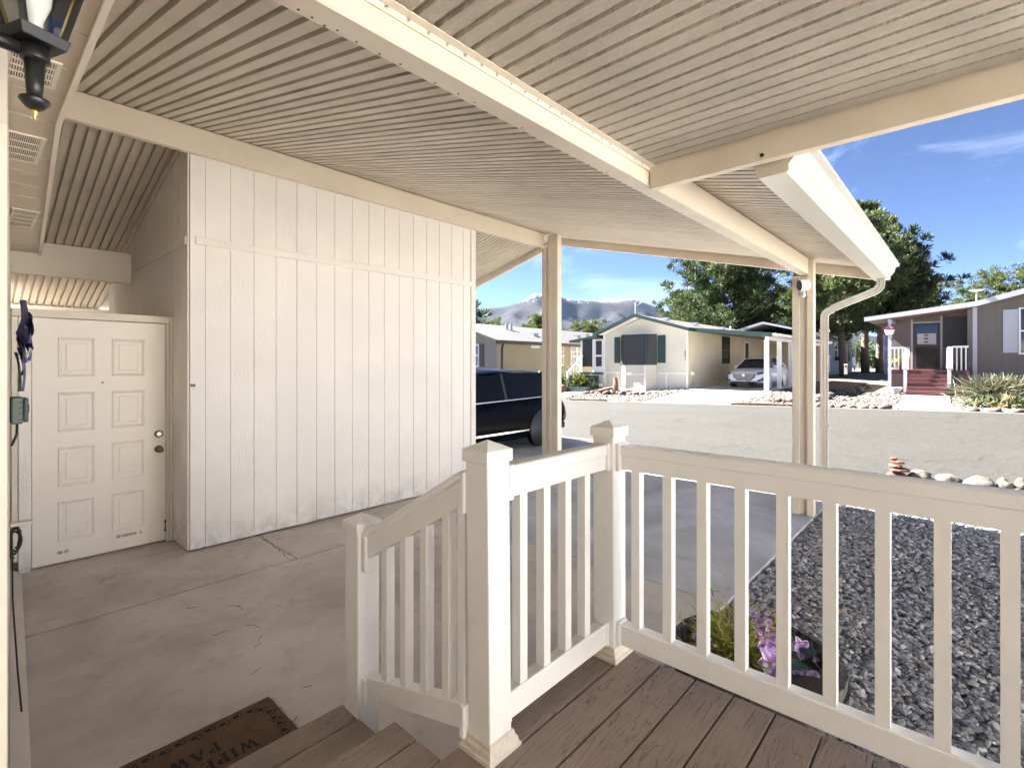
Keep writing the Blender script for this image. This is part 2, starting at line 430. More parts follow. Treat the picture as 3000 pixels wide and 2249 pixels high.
sheet('shaded_ditch', span(21.5, 36, 8), span(4.35, 6.22, 4), M['dirt'], 0.004)  # dark sheet paints in the shade over the ditch
sheet('yard_gravel', span(18.55, 28.2, 7), span(-12, 0.5, 8), M['yard'], -0.012)
M['dust'] = plain('dusty_road_edge', (0.062, 0.052, 0.042), .95, .25, 2.5, .4, 30, .01, dirt=.5, dirtc=(0.03, 0.028, 0.025), ds=4)
sheet('street_edge', span(18.22, 18.5, 1), [-40, -20] + span(-12, 26, 19) + [40], M['dust'], 0.004)
sheet('street_edge', span(9.06, 9.26, 1), [-40, -20] + span(-12, 26, 19) + [40], M['dust'], 0.004)
def kerbed_slab(name, xs, ys, mat, top=0.02, depth=0.12):
    mb = MB(); n = len(ys)
    vs = [(x, y, g(x, y) + top) for x in xs for y in ys]
    mb.add(vs, [(i*n+j, (i+1)*n+j, (i+1)*n+j+1, i*n+j+1) for i in range(len(xs) - 1) for j in range(n - 1)])
    for loop in ([(x, ys[0]) for x in xs], [(x, ys[-1]) for x in xs], [(xs[0], y) for y in ys], [(xs[-1], y) for y in ys]):
        for (a, b), (c, d) in zip(loop, loop[1:]):
            mb.add([(a, b, g(a, b) + top), (c, d, g(c, d) + top), (c, d, g(c, d) + top - depth), (a, b, g(a, b) + top - depth)], [(0, 1, 2, 3)])
    return tag(mb.build(name, mat), kind='structure')
kerbed_slab('driveway', span(18.45, 23.3, 5), span(6.3, 9.7, 3), M['concrete2'])
kerbed_slab('driveway', span(23.32, 32, 5), span(6.3, 9.98, 3), M['concrete'])
kerbed_slab('path', span(18.45, 23.2, 5), span(14.6, 15.95, 2), M['concrete2'])
# ramped path to the red steps (sides splay a little)
pm = MB(); pth = [(18.47, 1.52, 0.24), (20.5, 1.66, 0.37), (22.5, 1.77, 0.47), (26.45, 1.99, 0.58)]
va = [(x, a, g(x, a) + 0.03) for x, a, b in pth]; vb = [(x, b, g(x, b) + 0.03) for x, a, b in pth]
pm.add(va + vb, [(i, i + 1, i + 5, i + 4) for i in range(3)])
pm.add([(x, y, z - d) for d in (0, 0.12) for x, y, z in va], [(i, i + 1, i + 5, i + 4) for i in range(3)])
pm.add([(x, y, z - d) for d in (0, 0.12) for x, y, z in vb], [(i, i + 1, i + 5, i + 4) for i in range(3)])
pm.add([va[0], vb[0], (vb[0][0], vb[0][1], vb[0][2] - .12), (va[0][0], va[0][1], va[0][2] - .12)], [(0, 1, 2, 3)])
tag(pm.build('path', M['concrete2']), kind='structure')

# unseen lot on the right: whitened gravel and an added house that bounce sunlight
tag(MB().box(-14, 9.0, -16, -1.4, -0.3, -0.02).build('yard_gravel', M['nearlot']), kind='structure')
# carport slab: cast in separate pours with open joints
def pour(x0, x1, y0, y1, m='concrete'):
    o = MB().box(x0, x1, y0, y1, -0.12, 0.0).build('concrete_slab', M[m], bevel=0.006); tag(o, kind='structure'); return o
J = 0.010
pour(-1.6, 3.54 - J, 1.24, 4.22 - J); pour(3.54 + J, 6.2 - J, 1.24, 4.22 - J, 'concrete_skylit'); pour(6.2 + J, 9.0, 1.24, 4.22 - J, 'concrete2')
pour(-1.6, 1.92 - 0.004, 4.22 + J, 9.6); pour(1.92 + 0.004, 4.8 - J, 4.22 + J, 9.6); pour(4.8 + J, 6.2 - J, 4.22 + J, 9.6, 'concrete_skylit'); pour(6.2 + J, 9.0, 4.22 + J, 9.6, 'concrete2')
tag(MB().box(-1.6, 9.0, 1.26, 9.58, -0.125, -0.03).build('slab_base', M['joint']), kind='structure')
# hairline crack from the wall to the joint
ck = MB(); pts = [(1.95 - i * 0.006 + rng.uniform(-.02, .02), 5.03 - i * 0.0675) for i in range(13)]
for (a, b), (c, d) in zip(pts, pts[1:]):
    w = 0.0022 * rng.uniform(0.6, 1.4)
    ck.add([(a - w, b, 0.0012), (a + w, b, 0.0012), (c + w, d, 0.0012), (c - w, d, 0.0012)], [(0, 1, 2, 3)])
tag(ck.build('slab_crack', M['joint'], fix=False), kind='structure')

# ------------------------------------------------------------------ carport roof over the slab
RZ, RS, FS = 3.735, 0.246, 0.262           # ridge height of the ceiling, near and far slope
RY = 5.06
def zc(Y): return RZ - RS * (RY - Y) if Y <= RY else RZ - FS * (Y - RY)
PITCH = 0.0787
PROF = [(0, 0), (0.053, 0), (0.053, 0.034), (0.0787, 0.034), (0.0787, 0.045), (0, 0.045)]
carport = empty('carport', (6.2, 3.2, 0), 'cream metal carport roof with ribbed ceiling, two posts and gutter over the concrete slab', 'carport')
def panel_mesh(y0, y1, zf):
    mb = MB(); n = len(PROF)
    vs = [(x, y0, zf(y0) + z) for x, z in PROF] + [(x, y1, zf(y1) + z) for x, z in PROF]
    mb.add(vs, [tuple(range(n)), tuple(range(2 * n - 1, n - 1, -1))] + [(i, (i + 1) % n, (i + 1) % n + n, i + n) for i in range(n)])
    return mb.mesh('ceiling_panel', (0, 0, 0), M['almond'])
pm_a, pm_b = panel_mesh(1.36, RY, zc), panel_mesh(0.74, RY, zc)
pm_c = panel_mesh(RY, 10.2, zc)
i = 0; x = 0.33
while x < 6.56:
    link('ceiling_panel', pm_a if x < 2.52 else pm_b, carport, (x, 0, 0))
    if x < 1.36 or x > 4.68: link('ceiling_panel', pm_c, carport, (x, 0, 0))
    x += PITCH
XE = x
rs = MB()
for xa, ya, yb in ((0.2, 1.37, RY), (2.56, 0.62, 1.369), (0.2, RY, 10.25)):
    rs.add([(X_, Y_, zc(Y_) + d) for d in (0.05, 0.11) for X_, Y_ in ((xa, ya), (XE + .02, ya), (XE + .02, yb), (xa, yb))],
           [(0, 3, 2, 1), (4, 5, 6, 7), (0, 1, 5, 4), (1, 2, 6, 5), (2, 3, 7, 6), (3, 0, 4, 7)])
rs.build('roof_sheet', M['cream'], carport)
gc = MB().add([(0.205, 1.37, 2.60), (0.205, RY, 2.60), (0.205, 10.2, 2.60), (0.205, 10.2, zc(10.2) + .2), (0.205, RY, RZ + .1), (0.205, 1.37, zc(1.37) + .1), (0.19, 1.37, 2.60), (0.19, RY, 2.60), (0.19, 10.2, 2.60), (0.19, 10.2, zc(10.2) + .2), (0.19, RY, RZ + .1), (0.19, 1.37, zc(1.37) + .1)], [(0, 1, 4, 5), (1, 2, 3, 4), (6, 11, 10, 7), (7, 10, 9, 8)]).build('gable_closure', M['almond'], carport, fix=False)
# end trim channel along the house side of the ceiling
et = MB()
for ya, yb in ((1.36, 4.94), (5.07, 7.1)):
    et.beam((0.31, ya, zc(ya) - 0.012), (0.31, yb, zc(yb) - 0.012), 0.045, 0.05)
et.build('end_channel', M['trim'], carport)
B('ridge_beam', M['beam'], carport, 0.46, 6.2, 4.975, 5.04, 3.485, 3.708, 0.004)
sb = MB().box(0.3, 6.19, 1.29, 1.365, 2.63, 2.795); sb.build('side_beam', M['beam'], carport, bevel=0.004)
MB().prism([(1.288, 2.63), (1.372, 2.63), (1.372, 2.618), (1.288, 2.618)], 'x', 0.3, 6.19).build('beam_soffit_plate', M['almond'], carport)
nh = MB().lathe([(0.0001, 0.0), (0.0035, 0.0), (0.0035, -0.0012), (0.0001, -0.0012)], (0, 0, 0), 8).mesh('nail_hole', (0, 0, 0), M['black'])
for xh in (0.62, 0.66, 0.70, 0.735, 0.80, 0.88, 0.955, 1.10, 1.20, 1.28, 1.55, 2.05, 2.2, 3.1): link('nail_hole', nh, carport, (xh, 1.362 + rng.uniform(-.008, .004), 2.6178))
B('back_beam', M['trim'], carport, 0.30, 1.30, 7.04, 7.12, 2.56, 2.90, 0.004)
B('back_beam', M['trim'], carport, 4.85, 6.2, 7.04, 7.12, 2.90, 3.14, 0.004)
# front fascia follows both slopes
for nm, ya, yb in (('front_fascia', 0.74, 5.03), ('front_fascia', 5.09, 10.2)):
    ff = MB(); a0, a1 = (zc(ya), zc(yb))
    ff.add([(X_, Y_, Z_) for X_ in (XE + 0.003, XE + 0.06) for Y_, Z_ in ((ya, a0 - 0.115), (yb, a1 - 0.115), (yb, a1 + 0.14), (ya, a0 + 0.14))],
           [(0, 1, 2, 3), (7, 6, 5, 4), (0, 4, 5, 1), (1, 5, 6, 2), (2, 6, 7, 3), (3, 7, 4, 0)])
    ff.build(nm, M['beam'], carport, bevel=0.003)
# posts: channel section with a tall strap beside the beam
def post(y, ztop_main, ztop_strap, yo):
    p = MB()
    p.box(6.20, 6.30, y + 0.075, y + 0.145, 0, ztop_main)          # left flange
    p.box(6.222, 6.29, y + 0.004, y + 0.075, 0, ztop_main)        # recessed web
    o = p.build('post', M['trim'], carport, bevel=0.003)
    B('strap', M['beam'], o, 6.196, 6.30, y - 0.062, y + 0.002, 0.0, ztop_strap, 0.003)
    B('base_plate', M['steel'], o, 6.17, 6.33, y - 0.08, y + 0.16, 0.001, 0.006)
    return o
post1 = post(1.306, 2.615, 2.79, 0)
p = MB(); p.box(6.20, 6.31, 4.94, 5.01, 0, 3.50); p.box(6.23, 6.30, 4.885, 4.94, 0, 3.50); p.box(6.20, 6.31, 4.835, 4.885, 0, 3.66)
post2 = p.build('post', M['trim'], carport, bevel=0.003)
B('strap', M['beam'], post2, 6.205, 6.31, 4.705, 4.833, 0, zc(4.75) - 0.005, 0.004)
# gutter with its moulded face
gx0, gx1 = 2.60, 6.68
GP = [(0.775, 2.70), (0.765, 2.555), (0.755, 2.545), (0.632, 2.545), (0.622, 2.555), (0.622, 2.585), (0.606, 2.602), (0.588, 2.628), (0.580, 2.668), (0.572, 2.676), (0.546, 2.684), (0.546, 2.712), (0.556, 2.712), (0.556, 2.694), (0.582, 2.684), (0.590, 2.67), (0.597, 2.632), (0.614, 2.608), (0.632, 2.59), (0.632, 2.556), (0.755, 2.556), (0.765, 2.70)]
gut = MB().prism(GP, 'x', gx0, gx1).build('gutter', M['cream'], carport)
MB().prism(GP[:13] + [(0.775, 2.712)], 'x', gx0 - 0.006, gx0 - 0.001).build('end_cap', M['almond'], gut)
MB().prism(GP[:13] + [(0.775, 2.712)], 'x', gx1 + 0.001, gx1 + 0.006).build('end_cap', M['cream'], gut)
# downspout: ribbed rectangular pipe
pr = [(-0.036, -0.024), (-0.02, -0.024), (-0.016, -0.02), (-0.008, -0.02), (-0.004, -0.024), (0.012, -0.024), (0.016, -0.02), (0.024, -0.02), (0.028, -0.024), (0.036, -0.024), (0.036, 0.024), (-0.036, 0.024)]
xo = 6.52; path = [(xo, 0.69, 2.548), (xo, 0.69, 2.50)]
for k in range(1, 7):
    a = R(68) * k / 6; path.append((xo, 0.69 + 0.09 * (1 - math.cos(a)), 2.50 - 0.09 * math.sin(a)))
e = path[-1]; path.append((xo - 0.1, 1.10, e[2] - 0.155)); e = path[-1]
for k in range(1, 7):
    a = R(68) * k / 6; path.append((xo - 0.1 - 0.02 * k / 6, 1.10 + 0.09 * math.sin(a) * 0.93, e[2] - 0.02 - 0.09 * (1 - math.cos(a))))
e = path[-1]; path += [(e[0], e[1] + 0.003, 1.6), (e[0], e[1] + 0.003, 0.30)]
e = path[-1]
for k in range(1, 6):
    a = R(75) * k / 5; path.append((e[0], e[1] - 0.10 * (1 - math.cos(a)), 0.30 - 0.10 * math.sin(a)))
e = path[-1]; path.append((e[0], e[1] - 0.14, e[2] - 0.045))
dn = MB().sweep(path, pr, up=(1, 0, 0)).build('downspout', M['cream'], carport)
for zz in (2.0, 0.95): B('pipe_strap', M['cream'], dn, path[14][0] - 0.03, path[14][0] + 0.03, path[14][1] - 0.045, path[14][1] + 0.045, zz, zz + 0.03)
scr = MB().lathe([(0.0001, 0.0), (0.006, 0.0), (0.0045, 0.004), (0.0001, 0.005)], (0, 0, 0), 8, 'y').mesh('screw', (0, 0, 0), M['steel'], True)

# ------------------------------------------------------------------ porch cover over the deck
PZ = 2.72
porch = empty('porch_cover', (1.0, 0, 0), 'flat embossed cream porch ceiling with screwed flashing and fascia over the deck', 'porch roof')
def embossed():
    m, nt, b = newmat('embossed_almond_panel'); N = NT(nt); v, rnd = N.pos(); c = (0.62, 0.55, 0.455)
    mp = N.n('ShaderNodeMapping'); mp.inputs['Scale'].default_value = (22, 5.5, 1); N.l(v, mp.inputs['Vector'])
    w = N.noise(mp.outputs[0], 2.2, 4, 0.6, 1.8)
    fine = N.noise(mp.outputs[0], 9, 4, 0.7, 0.6)
    h = N.math('ADD', N.math('ABSOLUTE', N.math('SINE', N.math('MULTIPLY', w, 30.0))), N.math('MULTIPLY', fine, 1.2))
    col = N.mix(N.rng(N.noise(v, 2.5, 6, 0.65, 0.4), 0.3, 0.7), mul(c, 0.78), mul(c, 1.1))
    col = N.mix(N.rng(fine, 0.35, 0.65, 0, 0.4), col, mul(c, 1.35))
    N.l(col, b.inputs['Base Color']); b.inputs['Roughness'].default_value = 0.42
    N.l(N.bump(h, 0.8, 0.006), b.inputs['Normal'])
    return m
M['embossed'] = embossed()
PP = [(0, 0.003), (0.049, -0.003), (0.049, 0.020), (0.0787, 0.020), (0.0787, 0.032), (0, 0.032)]
mb = MB(); n = len(PP)
mb.add([(x_, y_, PZ + z_) for y_ in (-0.85, 1.285) for x_, z_ in PP], [tuple(range(n)), tuple(range(2 * n - 1, n - 1, -1))] + [(i, (i + 1) % n, (i + 1) % n + n, i + n) for i in range(n)])
pm_p = mb.mesh('ceiling_panel', (0, 0, 0), M['embossed'])
x = -1.02
while x < 2.46:
    link('ceiling_panel', pm_p, porch, (x, 0, 0)); x += PITCH
PX = x
B('roof_sheet', M['cream'], porch, -1.1, PX + 0.045, -0.9, 1.288, PZ + 0.0325, PZ + 0.10)
fl = MB().prism([(1.288, 2.695), (1.282, 2.695), (1.282, PZ - 0.004), (1.252, PZ - 0.004), (1.252, PZ), (1.288, PZ)], 'x', -1.0, PX).build('flashing', M['trim'], porch)
xx = 0.3
while xx < 2.48:
    link('screw', scr, fl, (xx, 1.277, 2.708)); xx += 0.0787
B('fascia_beam', M['beam'], porch, PX - 0.0008, PX + 0.05, -0.87, 1.283, 2.600, PZ + 0.032, 0.003)
hole = MB().lathe([(0.0001, 0), (0.009, 0.0), (0.009, 0.004), (0.0001, 0.004)], (PX - 0.003, 0.716, 2.625), 12, 'x').build('wire_hole', M['black'], porch)

# security camera on the carport post
sc = empty('security_camera', (6.12, 1.33, 2.5), 'white security camera with black lens mounted on carport post below the beam', 'camera')
d = Vector((-0.80, 0.60, -0.12)).normalized()
c0 = Vector((6.12, 1.33, 2.50))
MB().sweep([c0 - d * 0.065, c0 - d * 0.05, c0 + d * 0.04], [(0.042 * math.cos(a), 0.062 * math.sin(a)) for a in [2 * math.pi * k / 20 for k in range(20)]]).build('housing', M['whiteglossy'], sc, smooth=False, bevel=0.004)
MB().sweep([c0 + d * 0.039, c0 + d * 0.046], [(0.037 * math.cos(a), 0.056 * math.sin(a)) for a in [2 * math.pi * k / 20 for k in range(20)]]).build('lens', M['blackplastic'], sc)
MB().tube([c0 - d * 0.02 + Vector((0, 0, -0.05)), c0 + Vector((0.04, 0.0, -0.085)), (6.2, 1.345, 2.40)], 0.010, 8).lathe([(0.0001, 0.0), (0.03, 0.0), (0.03, 0.01), (0.0001, 0.012)], (6.188, 1.345, 2.40), 14, 'x').build('bracket', M['whiteglossy'], sc, smooth=True)
# ------------------------------------------------------------------ storage shed under the carport
shed = empty('storage_shed', (3.05, 6.4, 0), 'off-white storage shed of grooved vertical siding under the carport', 'shed')
SX0, SX1, SY, SYB = 1.335, 4.785, 5.05, 8.6
core = MB().prism([(SY + 0.008, 0.02), (SYB, 0.02), (SYB, zc(SYB) - 0.05), (RY + 0.05, zc(RY + 0.05) - 0.06), (SY + 0.008, 3.60)], 'x', SX0 + 0.014, SX1 - 0.014)
core.build('wall', M['siding'], shed)
gro = [1.467 + 0.2065 * k for k in range(16)]
edges = [SX0 + 0.012] + gro + [SX1 - 0.085]
for a, b in zip(edges, edges[1:]):
    if b - a < 0.03: continue
    pl = MB().box(a + 0.003, b - 0.003, SY, SY + 0.0075, 0.012 + rng.uniform(0, .006), 3.62).build('siding_plank', M['siding'], shed, bevel=0.003)
B('corner_trim', M['rough_trim'], shed, SX1 - 0.083, SX1, SY - 0.012, SY + 0.013, 0.01, 3.60, 0.003)
B('belt_trim', M['rough_trim'], shed, 1.39, SX1 - 0.03, SY - 0.019, SY - 0.001, 2.705, 2.775, 0.004)
y = SY + 0.0005; k = 0
while y < 8.5:                                               # side facing the house
    b = min(y + 0.2065, 8.55); ym = (y + b) / 2
    MB().box(SX0 - 0.001, SX0 + 0.0125, y + 0.004 + (0.012 if k == 0 else 0), b - 0.004, 0.0125, zc(b) - 0.075).build('siding_plank', M['siding'], shed, bevel=0.003)
    y += 0.2065; k += 1
bt = MB(); bt.box(SX0 - 0.017, SX0 - 0.0015, SY + 0.04, 8.5, 2.70, 2.775); bt.build('belt_trim', M['rough_trim'], shed, bevel=0.003)
gt = MB(); gt.beam((SX0 - 0.01, SY + 0.08, zc(SY + .08) - 0.06), (SX0 - 0.01, 8.5, zc(8.5) - 0.06), 0.018, 0.05); gt.build('rake_trim', M['trim'], shed)
clip = empty('wall_clip', (1.365, 5.03, 1.46), 'small black binder clip hanging on the shed corner', 'clip')
B('clip_jaw', M['black'], clip, 1.352, 1.385, 5.028, 5.048, 1.452, 1.474)
MB().tube([(1.36, 5.036, 1.452), (1.362, 5.034, 1.43), (1.371, 5.034, 1.425)], 0.0013, 5).tube([(1.378, 5.036, 1.452), (1.376, 5.034, 1.43), (1.371, 5.034, 1.425)], 0.0013, 5).build('wire_handle', M['steel'], clip)

B('light_block_wall', M['siding'], shed, -0.3, SX1, 9.75, 9.85, 0.0, 2.475)  # unseen wall added to keep daylight out of the passage
# ------------------------------------------------------------------ panelled door in its low partition
door = empty('panelled_door', (0.84, 5.53, 0), 'cream eight-panel door with brass knob between house wall and shed', 'door')
M['doorpaint'] = plain('cream_door_enamel', (0.78, 0.72, 0.63), 0.42, 0.03, 2, 0.05, 30, dirt=0.10, ds=4)
leaf = MB().box(0.378, 1.280, 5.53, 5.572, 0.018, 2.020).build('door_leaf', M['doorpaint'], door, bevel=0.003)
# a raised panel: sloped moulding ring and bevelled field
PW, PH = 0.238, 0.325
pn = MB()
def ring(x0, x1, z0, z1, y): return [(x0, y, z0), (x1, y, z0), (x1, y, z1), (x0, y, z1)]
loops = [ring(0, PW, 0, PH, 5.531), ring(0.006, PW - 0.006, 0.006, PH - 0.006, 5.520), ring(0.016, PW - 0.016, 0.016, PH - 0.016, 5.523),
         ring(0.030, PW - 0.030, 0.030, PH - 0.030, 5.5365), ring(0.040, PW - 0.040, 0.040, PH - 0.040, 5.5365), ring(0.054, PW - 0.054, 0.054, PH - 0.054, 5.525)]
for l in loops: pn.v += l
for q in range(5):
    for j in range(4): pn.f.append((q*4+j, q*4+(j+1) % 4, q*4+4+(j+1) % 4, q*4+4+j))
pn.f.append((20, 21, 22, 23))
# leaf front is recessed behind the rings so that the moulding reads
pnm = pn.mesh('door_panel', (0, 5.53, 0), M['doorpaint'])
for xx in (0.532, 0.882):
    for zz in (1.545, 1.090, 0.640, 0.192): link('door_panel', pnm, leaf, (xx, 5.53, zz))
kb = MB().lathe([(0.0001, 0), (0.033, 0), (0.033, -0.006), (0.015, -0.012), (0.012, -0.03), (0.02, -0.04), (0.028, -0.052), (0.026, -0.064), (0.016, -0.07), (0.0001, -0.071)], (1.226, 5.53, 0.866), 20, 'y').build('door_knob', M['oldbrass'], leaf, smooth=True)
db = MB().lathe([(0.0001, 0), (0.034, 0), (0.034, -0.006), (0.03, -0.012), (0.0001, -0.012)], (1.226, 5.53, 1.006), 20, 'y').build('deadbolt', M['black'], leaf, smooth=False)
MB().lathe([(0.0001, 0), (0.021, 0), (0.019, -0.006), (0.0001, -0.006)], (1.226, 5.517, 1.006), 18, 'y').build('lock_cylinder', M['steel'], db)
MB().lathe([(0.0001, 0), (0.009, 0), (0.008, -0.004), (0.0001, -0.004)], (0.82, 5.53, 1.49), 14, 'y').build('peephole', M['oldbrass'], leaf)
hg = MB().box(1.268, 1.284, 5.518, 5.531, 0.10, 0.115).box(1.273, 1.279, 5.52, 5.531, 0.115, 0.185).box(1.268, 1.284, 5.518, 5.531, 0.185, 0.20).build('latch_bracket', M['black'], leaf)
M['scuff'] = plain('grey_scuff', (0.36, 0.33, 0.30), 0.6, 0.3, 60)
sm = MB()
for cx, w in ((0.93, .02), (0.965, .012), (0.99, .022), (1.02, .02), (1.05, .012), (1.09, .01), (0.545, .02), (0.585, .016)):
    zc_ = 0.135 if cx > 0.8 else 0.10
    n = 12; sm.add([(cx + w * math.cos(2*math.pi*k/n), 5.5288, zc_ + 0.014 * math.sin(2*math.pi*k/n)) for k in range(n)], [tuple(range(n))])
sm.build('scuff_mark', M['scuff'], leaf, fix=False)
B('jamb', M['rough_trim'], door, 0.300, 0.374, 5.505, 5.60, 0.0, 2.020, 0.004)
B('jamb', M['trim'], door, 1.284, 1.303, 5.522, 5.60, 0.0, 2.024, 0.003)
B('casing', M['trim'], door, 1.306, 1.333, 5.512, 5.60, 0.0, 2.090, 0.003)
B('head_trim', M['trim'], door, 0.262, 1.303, 5.50, 5.60, 2.026, 2.088, 0.004)
B('side_casing', M['trim'], door, 0.262, 0.297, 5.515, 5.60, 0.10, 2.022, 0.003)
# a few bits of debris on the slab near the door
M['leaflitter'] = plain('dry_leaf', (0.55, 0.45, 0.30), 0.8, 0.2, 50)
for i, (u, v) in enumerate(((367, 1665), (682, 1648), (700, 1592), (190, 1665), (71, 1727), (620, 1709), (82, 1862), (125, 1858))):
    p = atz(u, v, 0.003); a = rng.uniform(0, 6); L = rng.uniform(0.015, 0.03)
    lf = MB(); lf.add([(p.x - L*math.cos(a), p.y - L*math.sin(a), 0.002), (p.x + .4*L*math.sin(a), p.y - .4*L*math.cos(a), 0.007), (p.x + L*math.cos(a), p.y + L*math.sin(a), 0.003), (p.x - .4*L*math.sin(a), p.y + .4*L*math.cos(a), 0.008)], [(0, 1, 2, 3)])
    tag(lf.build('dry_leaf', M['leaflitter'], fix=False), 'small curled dry leaf lying on the concrete near the panelled door', 'leaf', 'dry leaves by the door')
M['pineneedle'] = plain('dead_pine_needle', (0.10, 0.065, 0.04), 0.8, 0.2, 50)
nd = MB()
for u, v in ((740, 1835), (762, 1868), (645, 1853), (755, 1890), (750, 1965), (900, 2010), (700, 1780), (560, 1780), (300, 1700), (860, 2110), (330, 1690), (340, 1665), (850, 1760), (690, 1776), (815, 1778), (1450, 1660), (2150, 1600), (2107, 1669)):
    p = atz(u, v, 0.002); a = rng.uniform(0, 3.1); L = rng.uniform(0.02, 0.06); bend = rng.uniform(-.02, .02)
    nd.tube([(p.x - L*math.cos(a), p.y - L*math.sin(a), 0.003), (p.x + bend, p.y + bend, 0.005), (p.x + L*math.cos(a), p.y + L*math.sin(a), 0.003)], 0.0012, 4)
tag(nd.build('pine_needles', M['pineneedle'], fix=False), 'thin brown pine needles scattered over the concrete', 'needles', kind='stuff')

# ------------------------------------------------------------------ the house the porch belongs to
house = empty('house', (-2.5, 3.5, 0), 'cream house wall and vented soffit along the left edge', 'house')
M['housewall'] = siding_mat('cream_house_siding', (0.66, 0.60, 0.52), 0.5)
def wx(Y): return 0.0685 + 0.0476 * (Y - 1.6)
hw = MB(); hw.add([(wx(1.6), 1.6, -0.1), (wx(9), 9.0, -0.1), (-6.5, 9.0, -0.1), (-6.5, 1.6, -0.1), (wx(1.6), 1.6, 2.545), (wx(9), 9.0, 2.545), (-6.5, 9.0, 2.545), (-6.5, 1.6, 2.545)],
                  [(0, 3, 2, 1), (4, 5, 6, 7), (0, 1, 5, 4), (1, 2, 6, 5), (2, 3, 7, 6), (3, 0, 4, 7)])
hw.build('wall', M['housewall'], house)
B('entry_wall', M['housewall'], house, -6.5, -0.75, -4.0, 1.148, -0.1, 2.71)
B('entry_wall', M['housewall'], house, -6.5, -0.02, 1.15, 1.598, -0.1, 2.545)
B('corner_trim', M['trim'], house, -0.018, wx(1.6), 1.575, 1.597, 0.0, 2.18, 0.003)
# ledger strip along the wall foot
lg = MB(); lg.add([(wx(1.3) + a, 1.3, z) for a, z in ((0.002, 0), (0.064, 0), (0.064, 0.012), (0.002, 0.06))] + [(wx(5.49) + a, 5.49, z) for a, z in ((0.002, 0), (0.064, 0), (0.064, 0.012), (0.002, 0.06))],
                  [(0, 1, 2, 3), (7, 6, 5, 4), (0, 4, 5, 1), (1, 5, 6, 2), (2, 6, 7, 3), (3, 7, 4, 0)])
lg.build('wall_foot', M['almond'], house)
# soffit boards with louvred vents
SZ = 2.55
M['soffit'] = plain('cream_soffit_paint', (0.55, 0.47, 0.37), 0.55, 0.05, 3, 0.1, 30)
def sedge(Y): return 0.235 if Y < 2.5 else 0.235 + (Y - 2.5) * 0.0605
ys = [1.3]
while ys[-1] < 5.55: ys.append(min(ys[-1] + 0.245, 5.62))
for a, b in zip(ys, ys[1:]):
    sbm = MB(); a2 = a + 0.009
    sbm.add([(-0.6, a2, SZ), (sedge(a2), a2, SZ), (sedge(b), b, SZ), (-0.6, b, SZ), (-0.6, a2, SZ + .014), (sedge(a2), a2, SZ + .014), (sedge(b), b, SZ + .014), (-0.6, b, SZ + .014)],
            [(0, 3, 2, 1), (4, 5, 6, 7), (0, 1, 5, 4), (1, 2, 6, 5), (2, 3, 7, 6), (3, 0, 4, 7)])
    sbm.build('soffit_board', M['soffit'], house, bevel=0.002)
M['soffitback'] = plain('soffit_backing', (0.80, 0.76, 0.68), 0.6, 0.05)
B('soffit_backing', M['soffitback'], house, -1.0, 0.22, 1.32, 5.62, SZ + 0.016, SZ + 0.03)
et2 = MB()
for a, b in ((1.3, 2.5), (2.5, 5.62)): et2.beam((sedge(a) + 0.008, a, SZ + 0.01), (sedge(b) + 0.008, b, SZ + 0.01), 0.016, 0.05)
et2.build('edge_strip', M['trim'], house)
def vent(ya, yb):
    xa, xb = sedge((ya + yb) / 2) - 0.138, sedge((ya + yb) / 2) - 0.042
    fr = MB()
    for q in ((xa - .012, xb + .012, ya - .012, ya), (xa - .012, xb + .012, yb, yb + .012), (xa - .012, xa, ya, yb), (xb, xb + .012, ya, yb), ((xa+xb)/2 - .06, (xa+xb)/2 - .06 + .004, ya, yb)):
        fr.box(q[0], q[1], q[2], q[3], SZ - 0.006, SZ - 0.0005)
    v = fr.build('soffit_vent', M['trim'], house)
    B('vent_back', M['black'], v, xa, xb, ya, yb, SZ - 0.0015, SZ - 0.0008)
    lo = MB(); n = 16
    for k in range(n):
        xx_ = xa + (xb - xa) * (k + .5) / n
        lo.box(xx_ - 0.0015, xx_ + 0.0015, ya, yb, SZ - 0.0055, SZ - 0.0017)
    for k in (1, 2, 3): lo.box(xa, xb, ya + (yb-ya)*k/4 - .0025, ya + (yb-ya)*k/4 + .0025, SZ - 0.0062, SZ - 0.0017)
    lo.build('louvre', M['trim'], v)
vent(2.74, 3.09); vent(4.08, 4.56); vent(2.02, 2.2)
# roof of the house above the soffit
hr = MB().prism([(0.20, 2.60), (-3.3, 3.55), (-7.0, 2.55), (-7.0, 2.50), (-3.3, 3.45), (0.20, 2.568)], 'y', -4.2, 9.3); hr.build('roof', M['cream'], house)
smk = MB().lathe([(0.0001, 0), (0.05, 0), (0.055, 0.01), (0.055, 0.026), (0.0001, 0.026)], (0.15, 1.47, SZ - 0.027), 20).build('soffit_light', M['white'], house)

